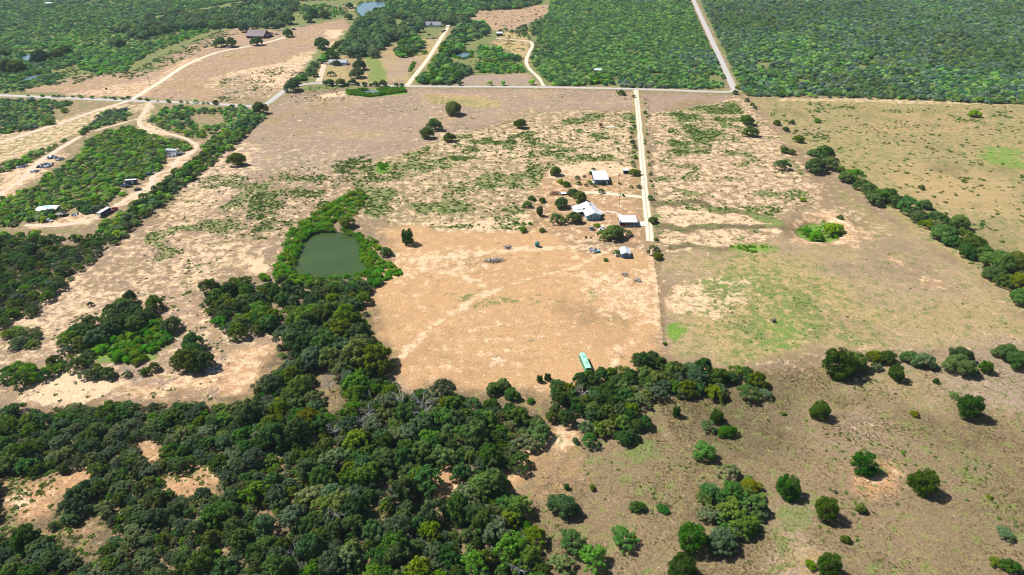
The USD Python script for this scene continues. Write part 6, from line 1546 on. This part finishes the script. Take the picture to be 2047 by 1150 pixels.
    dict(n='HG', poly=[(508, 212), (560, 190), (580, 160), (608, 138), (630, 122), (650, 108), (660, 112), (640, 130), (620, 145), (600, 160), (575, 178), (530, 208)], sp=6.3, w=(6, 9), k=dict(oak=.5, shrub=.5), z=2.5, holes=[[(500, 230), (570, 185), (590, 172), (530, 200)]], lab='in the hedge left of the blue-grey house', near=1),
    dict(n='W11', poly=[(745, 20), (775, -60), (1120, -60), (1080, 5), (1040, 15), (960, 18), (935, 40), (900, 38), (870, 40), (830, 45), (800, 40), (780, 30)], sp=6.5, w=(6, 11), k=dict(mesquite=.5, oak=.5), z=3, holes=[PONDS['far_pond'][0]], lab='in the woods beyond the grey house', near=0),
    dict(n='W12a', poly=[(828, 166), (850, 140), (872, 112), (885, 85), (905, 60), (930, 42), (970, 45), (985, 62), (960, 72), (935, 80), (925, 98), (905, 105), (900, 125), (935, 130), (945, 142), (920, 152), (920, 166)], sp=7.2, w=(7, 12), k=dict(oak=.25, mesquite=.45, shrub=.3), z=3, holes=[PONDS['brush_pond'][0]], lab='right of the straight north drive', near=1),
    dict(n='W12b', poly=[(945, 105), (960, 90), (1000, 95), (1010, 108), (1040, 112), (1050, 120), (1000, 122), (960, 118)], sp=6.3, w=(5, 9), k=dict(mesquite=.6, shrub=.4), z=2, holes=[], lab='right of the small teal pond', near=1),
    dict(n='W12c', poly=[(945, 128), (1000, 122), (1045, 128), (1050, 142), (1000, 146), (955, 142)], sp=4.5, w=(3.5, 6), k=dict(shrub=.8, mesquite=.2), z=1.5, holes=[], lab='in the low green brush by the winding drive', near=1),
    dict(n='W12d', poly=[(985, 62), (1060, 45), (1095, 20), (1090, 55), (1060, 75), (1010, 60)], sp=8.5, w=(3.5, 8), k=dict(mesquite=.6, oak=.4), z=3, holes=[], lab='in the open ground beyond the white-roofed open shed', near=0),
    dict(n='W13', poly=[(1065, 90), (1075, 50), (1095, 25), (1110, -60), (1365, -60), (1380, 2), (1404, 55), (1432, 115), (1452, 158), (1445, 172), (1400, 174), (1340, 172), (1240, 172), (1232, 150), (1185, 150), (1172, 168), (1100, 168), (1080, 145), (1062, 120)], sp=4.2, w=(3.5, 7), k=dict(mesquite=.86, oak=.06, grey=.08), z=2.5, holes=[[(1415, 148), (1440, 148), (1448, 165), (1418, 162)], [(1172, 150), (1230, 150), (1230, 172), (1172, 172)]], lab='in the wood left of the far road', tall=0.85, near=0),
    dict(n='W13b', poly=[(1175, 168), (1178, 152), (1200, 148), (1225, 150), (1230, 168)], sp=6.3, w=(5, 8), k=dict(shrub=1.0), z=2, holes=[], lab='in front of the hidden cabin', near=1),
    dict(n='W14', poly=[(1392, -60), (1402, 0), (1425, 50), (1458, 115), (1482, 178), (1500, 188), (1560, 188), (1640, 186), (1760, 192), (1860, 196), (1960, 202), (2050, 205), (2300, 215), (2900, 220), (2900, -60)], sp=4.4, w=(3.5, 8), k=dict(oak=.3, grey=.33, mesquite=.37), z=2.5, holes=[[(1515, 122), (1545, 122), (1535, 135), (1510, 132)]], lab='in the wide forest at the upper right', tall=0.9, near=0),
]
LINES_OF_SHRUBS = [
    ([(60, 192), (150, 196), (240, 199), (330, 204), (420, 208)], 7, (2.5, 5), 'low shrub on the verge of the county road at left', 'roadside shrubs at the left'),
    ([(1262, 240), (1265, 300), (1272, 350)], 9, (2.5, 4.5), 'green shrub on the left verge of the ranch driveway', 'shrubs along the left driveway verge'),
    ([(1288, 200), (1292, 260), (1298, 330), (1303, 380)], 14, (1.5, 3), 'tiny shrub on the right fence of the ranch driveway', 'tiny shrubs along the driveway fence'),
    ([(920, 170), (1000, 171), (1060, 170)], 22, (5, 8), 'green bush on the far verge of the county road before the winding drive', 'bushes before the winding drive'),
    ([(1490, 190), (1700, 196), (1900, 203), (2047, 208)], 9, (4, 8), 'low bush along the front edge of the upper right forest', 'bushes along the forest edge'),
]
def zone(wd, p, W, plural=False):
    """Which part of its wood a tree stands in, and how large it is."""
    w = PP(wd['poly'], wd['z'])
    lo, hi = w.min(0), w.max(0)
    u, v = (p - lo) / (hi - lo)
    if (hi - lo).max() < 45:
        return wd['lab']
    row = 'near' if v < 0.33 else 'far' if v > 0.67 else 'middle'
    col = 'left' if u < 0.33 else 'right' if u > 0.67 else 'middle'
    z = 'centre' if row == col == 'middle' else f'{row} {col}' if 'middle' not in (row, col) else f'{col} side' if row == 'middle' else f'{row} side'
    return f'at the {z} ' + wd['lab']


trees = []      # kind, x, y, W, label, group, height factor
SHOWN = {'pale': 'pale green mesquite', 'yellow': 'yellow-green bush', 'dead': 'bare grey tree', 'oak': 'dark oak', 'grey': 'grey-green tree', 'mesquite': 'light mesquite', 'shrub': 'green bush', 'lush': 'bright green bush', 'cedar': 'cedar'}
PLURAL = {'pale': 'pale mesquites', 'yellow': 'yellow-green bushes', 'dead': 'bare grey trees', 'oak': 'oaks', 'grey': 'grey-green trees', 'mesquite': 'mesquites', 'shrub': 'green bushes', 'lush': 'bright bushes', 'cedar': 'cedars'}
for wd in WOODS:
    pts = fill_points(wd['poly'], wd['sp'], wd['holes'], wd['z'], inset=0.18 * wd['w'][0])
    pts = pts[off_roads(pts, 1.2 + 0.25 * wd['w'][0])]
    ks, pk = list(wd['k']), np.array(list(wd['k'].values()))
    # kinds come in drifts, not evenly mixed
    field = meshkit.fbm(np.c_[pts / (48.0 if wd['near'] else 110.0), np.full(len(pts), 3.3 + len(wd['poly']))], 3, 17)
    if not wd['near']:      # thin patches in the far woods
        keep = prng.uniform(size=len(pts)) > 0.6 * sstep(0.37, 0.28, meshkit.fbm(np.c_[pts / 27.0, np.full(len(pts), 8.1)], 3, 23))
        pts, field = pts[keep], field[keep]
    u = 0.5 * prng.uniform(size=len(pts)) + 1.5 * (field - 0.5)
    u = np.argsort(np.argsort(u)) / max(1, len(u))
    kk = np.searchsorted(np.cumsum(pk / pk.sum())[:-1], u)
    Ws = wd['w'][0] + (wd['w'][1] - wd['w'][0]) * np.clip(prng.beta(1.3, 1.6, len(pts)) + 0.8 * (field - 0.5), 0, 1.15)
    for p, k, W in zip(pts, kk, Ws):
        size = 'broad' if W > wd['w'][0] + 0.62 * (wd['w'][1] - wd['w'][0]) else 'small' if W < wd['w'][0] + 0.3 * (wd['w'][1] - wd['w'][0]) else 'middling'
        where = zone(wd, p, W)
        trees.append((ks[k], p[0], p[1], W, f'{size} {SHOWN[ks[k]]} {where}', f'{size} {PLURAL[ks[k]]} {where}', wd.get('tall', 1.0) * prng.uniform(0.82, 1.22)))
for px, sp, ws, lab, grp in LINES_OF_SHRUBS:
    line = smooth_line(PP(px), 1.0)
    s = np.r_[0, np.cumsum(np.linalg.norm(np.diff(line, axis=0), axis=1))]
    for q in np.arange(0, s[-1], sp):
        q += prng.uniform(-0.3, 0.3) * sp
        trees.append((['shrub', 'oak', 'mesquite'][prng.integers(3)], np.interp(q, s, line[:, 0]) + prng.normal(0, 1), np.interp(q, s, line[:, 1]) + prng.normal(0, 1), prng.uniform(*ws), lab, grp, prng.uniform(0.85, 1.15)))


def in_view(x, y, pad=40):
    zc = SP * CAM_H + y * CP
    px = 1023.5 + FPX * x / zc
    py = 575 + FPX * (CAM_H * CP - y * SP) / zc
    return -pad < px < 2047 + pad and -pad < py < 1150 + pad, zc


CAP = {'pale': 30, 'yellow': 120, 'dead': 60, 'oak': 225, 'mesquite': 260, 'grey': 250, 'shrub': 235, 'lush': 200, 'cedar': 250}
cand = {}
for t_ in trees:
    seen, zc = in_view(t_[1], t_[2])
    cand.setdefault(t_[0], []).append((t_[3] / zc if seen else 0.0, t_))
rest = []
for kd, lst in cand.items():
    lst.sort(key=lambda a: -a[0])
    n = 0
    for size, t_ in lst:
        if size > 0 and n < CAP[kd]:
            n += 1
            plant(t_[0], t_[1], t_[2], t_[3], t_[4], t_[5], t_[6])
        else:
            rest.append(t_)
# the growth past the largest of each kind, as instanced masses: near ones with full crowns, far ones with light crowns
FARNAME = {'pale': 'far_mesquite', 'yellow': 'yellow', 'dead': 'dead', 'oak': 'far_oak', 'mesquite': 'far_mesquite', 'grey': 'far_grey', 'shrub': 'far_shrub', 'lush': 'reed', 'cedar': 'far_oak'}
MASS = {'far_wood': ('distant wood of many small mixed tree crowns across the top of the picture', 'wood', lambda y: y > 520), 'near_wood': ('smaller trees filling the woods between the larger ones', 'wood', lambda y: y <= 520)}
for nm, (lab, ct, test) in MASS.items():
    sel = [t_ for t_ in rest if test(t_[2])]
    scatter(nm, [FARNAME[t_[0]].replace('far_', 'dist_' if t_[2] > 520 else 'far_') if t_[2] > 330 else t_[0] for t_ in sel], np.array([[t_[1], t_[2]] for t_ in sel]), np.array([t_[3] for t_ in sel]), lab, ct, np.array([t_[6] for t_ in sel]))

# ------------------------------------------------------------------ low scrub and grass
SC = []
for poly, n, sc, thr, seed, ws in DRIFTS:
    p = patchy(poly, n, sc, thr, seed)
    p = p[off_roads(p, 1.0)]
    SC.append((p, prng.uniform(0, 1, len(p)) ** 1.8 * (ws[1] - ws[0]) + ws[0]))
sp_ = np.vstack([a for a, _ in SC])
scatter('low_scrub', ['scrub'] * len(sp_), sp_, np.concatenate([b for _, b in SC]), 'low green scrub scattered in drifts over the sandy pastures', 'scrub')
BARE = PP([(1010, 940), (1070, 870), (1150, 865), (1130, 900), (1090, 950), (1040, 970)])
TF = []
for poly, n, sc, thr, seed, ws in [
    ([(1100, 900), (1300, 800), (1560, 735), (2100, 705), (2200, 1180), (1120, 1180), (1060, 1010)], 52000, 9, 0.36, 31, (0.45, 1.05)),
    ([(1380, 730), (1600, 750), (1560, 900), (1350, 880), (1310, 800)], 9000, 8, 0.36, 32, (0.5, 1.1)),
    ([(0, 930), (200, 930), (230, 1080), (0, 1100)], 1200, 6, 0.45, 33, (0.4, 1.0)),
    ([(740, 620), (1300, 560), (1325, 690), (1050, 765), (800, 770)], 2500, 9, 0.5, 34, (0.3, 0.7)),
    ([(1340, 680), (1760, 450), (2047, 640), (2047, 695)], 8000, 9, 0.48, 35, (0.4, 0.9)),
    ([(0, 780), (110, 640), (390, 580), (470, 660), (430, 800), (200, 820)], 2600, 7, 0.5, 36, (0.4, 0.9)),
]:
    p = patchy(poly, n, sc, thr, seed)
    p = p[sdist(p, BARE) < 0]
    TF.append((p, prng.uniform(0, 1, len(p)) ** 1.5 * (ws[1] - ws[0]) + ws[0]))
tp_ = np.vstack([a for a, _ in TF])
scatter('grass_tufts', ['tuft'] * len(tp_), tp_, np.concatenate([b for _, b in TF]), 'dry brown grass tufts covering the foreground pasture', 'grass', prng.uniform(0.45, 0.85, len(tp_)))
# reeds at pond margins
RD = []
for k, w_ in POND_W.items():
    c = w_.mean(0)
    n = {'pond': 260, 'roadside_pond': 0}.get(k, 90)
    for _ in range(n):
        i = prng.integers(len(w_))
        t = prng.uniform()
        q = w_[i] * (1 - t) + w_[(i + 1) % len(w_)] * t
        RD.append(np.r_[q + (q - c) / np.linalg.norm(q - c) * prng.uniform(0.0, 3.5), prng.uniform(1.6, 3.6) if k == 'pond' else prng.uniform(2, 5)])
p = patchy([(693, 180), (805, 175), (812, 184), (740, 193), (695, 189)], 700, 10, 0.3, 41)
p = p[sdist(p, POND_W['roadside_pond']) < -1]
RD += [np.r_[q, prng.uniform(2.5, 5)] for q in p]
p = patchy([(1455, 492), (1515, 489), (1552, 497), (1505, 505)], 160, 10, 0.4, 42)
RD += [np.r_[q, prng.uniform(1, 2.2)] for q in p]
p = patchy(np.array([(1590, 462), (1612, 448), (1650, 442), (1678, 455), (1684, 470), (1665, 484), (1622, 481)]), 260, 8, 0.5, 43)
RD += [np.r_[q, prng.uniform(1, 2.8)] for q in p]
p = patchy([(757, 326), (773, 330), (768, 346), (756, 342)], 40, 8, 0.3, 44)
RD += [np.r_[q, prng.uniform(2, 3.5)] for q in p]
p = patchy([(816, 143), (826, 123), (831, 127), (822, 142)], 160, 10, 0.3, 45)
RD += [np.r_[q, prng.uniform(1.5, 3)] for q in p]
p = patchy([(812, 108), (855, 100), (858, 108), (825, 113)], 120, 10, 0.3, 46)
RD += [np.r_[q, prng.uniform(2, 4)] for q in p]
RD = np.array(RD)
scatter('pond_reeds', ['reed'] * len(RD), RD[:, :2], RD[:, 2], 'bright green reeds and weeds at the pond margins', 'reeds')

# ------------------------------------------------------------------ air
hz_mat = usdkit.material(stage, LOOK + 'haze_air', {'v': ('principled_volume', {'color': (0.62, 0.82, 1.0), 'density': 0.000045, 'anisotropy': 0.2})}, [], volume='v.volume')
hb = trimesh.creation.box([9000, 9000, CAM_H + 10 + 8])
hb.apply_translation([0, 2500, (CAM_H + 10 - 8) / 2])
tag(usdkit.mesh(stage, '/World/haze', hb, hz_mat).GetPrim(), 'thin bluish summer haze in the air over the land', 'haze', kind='stuff')
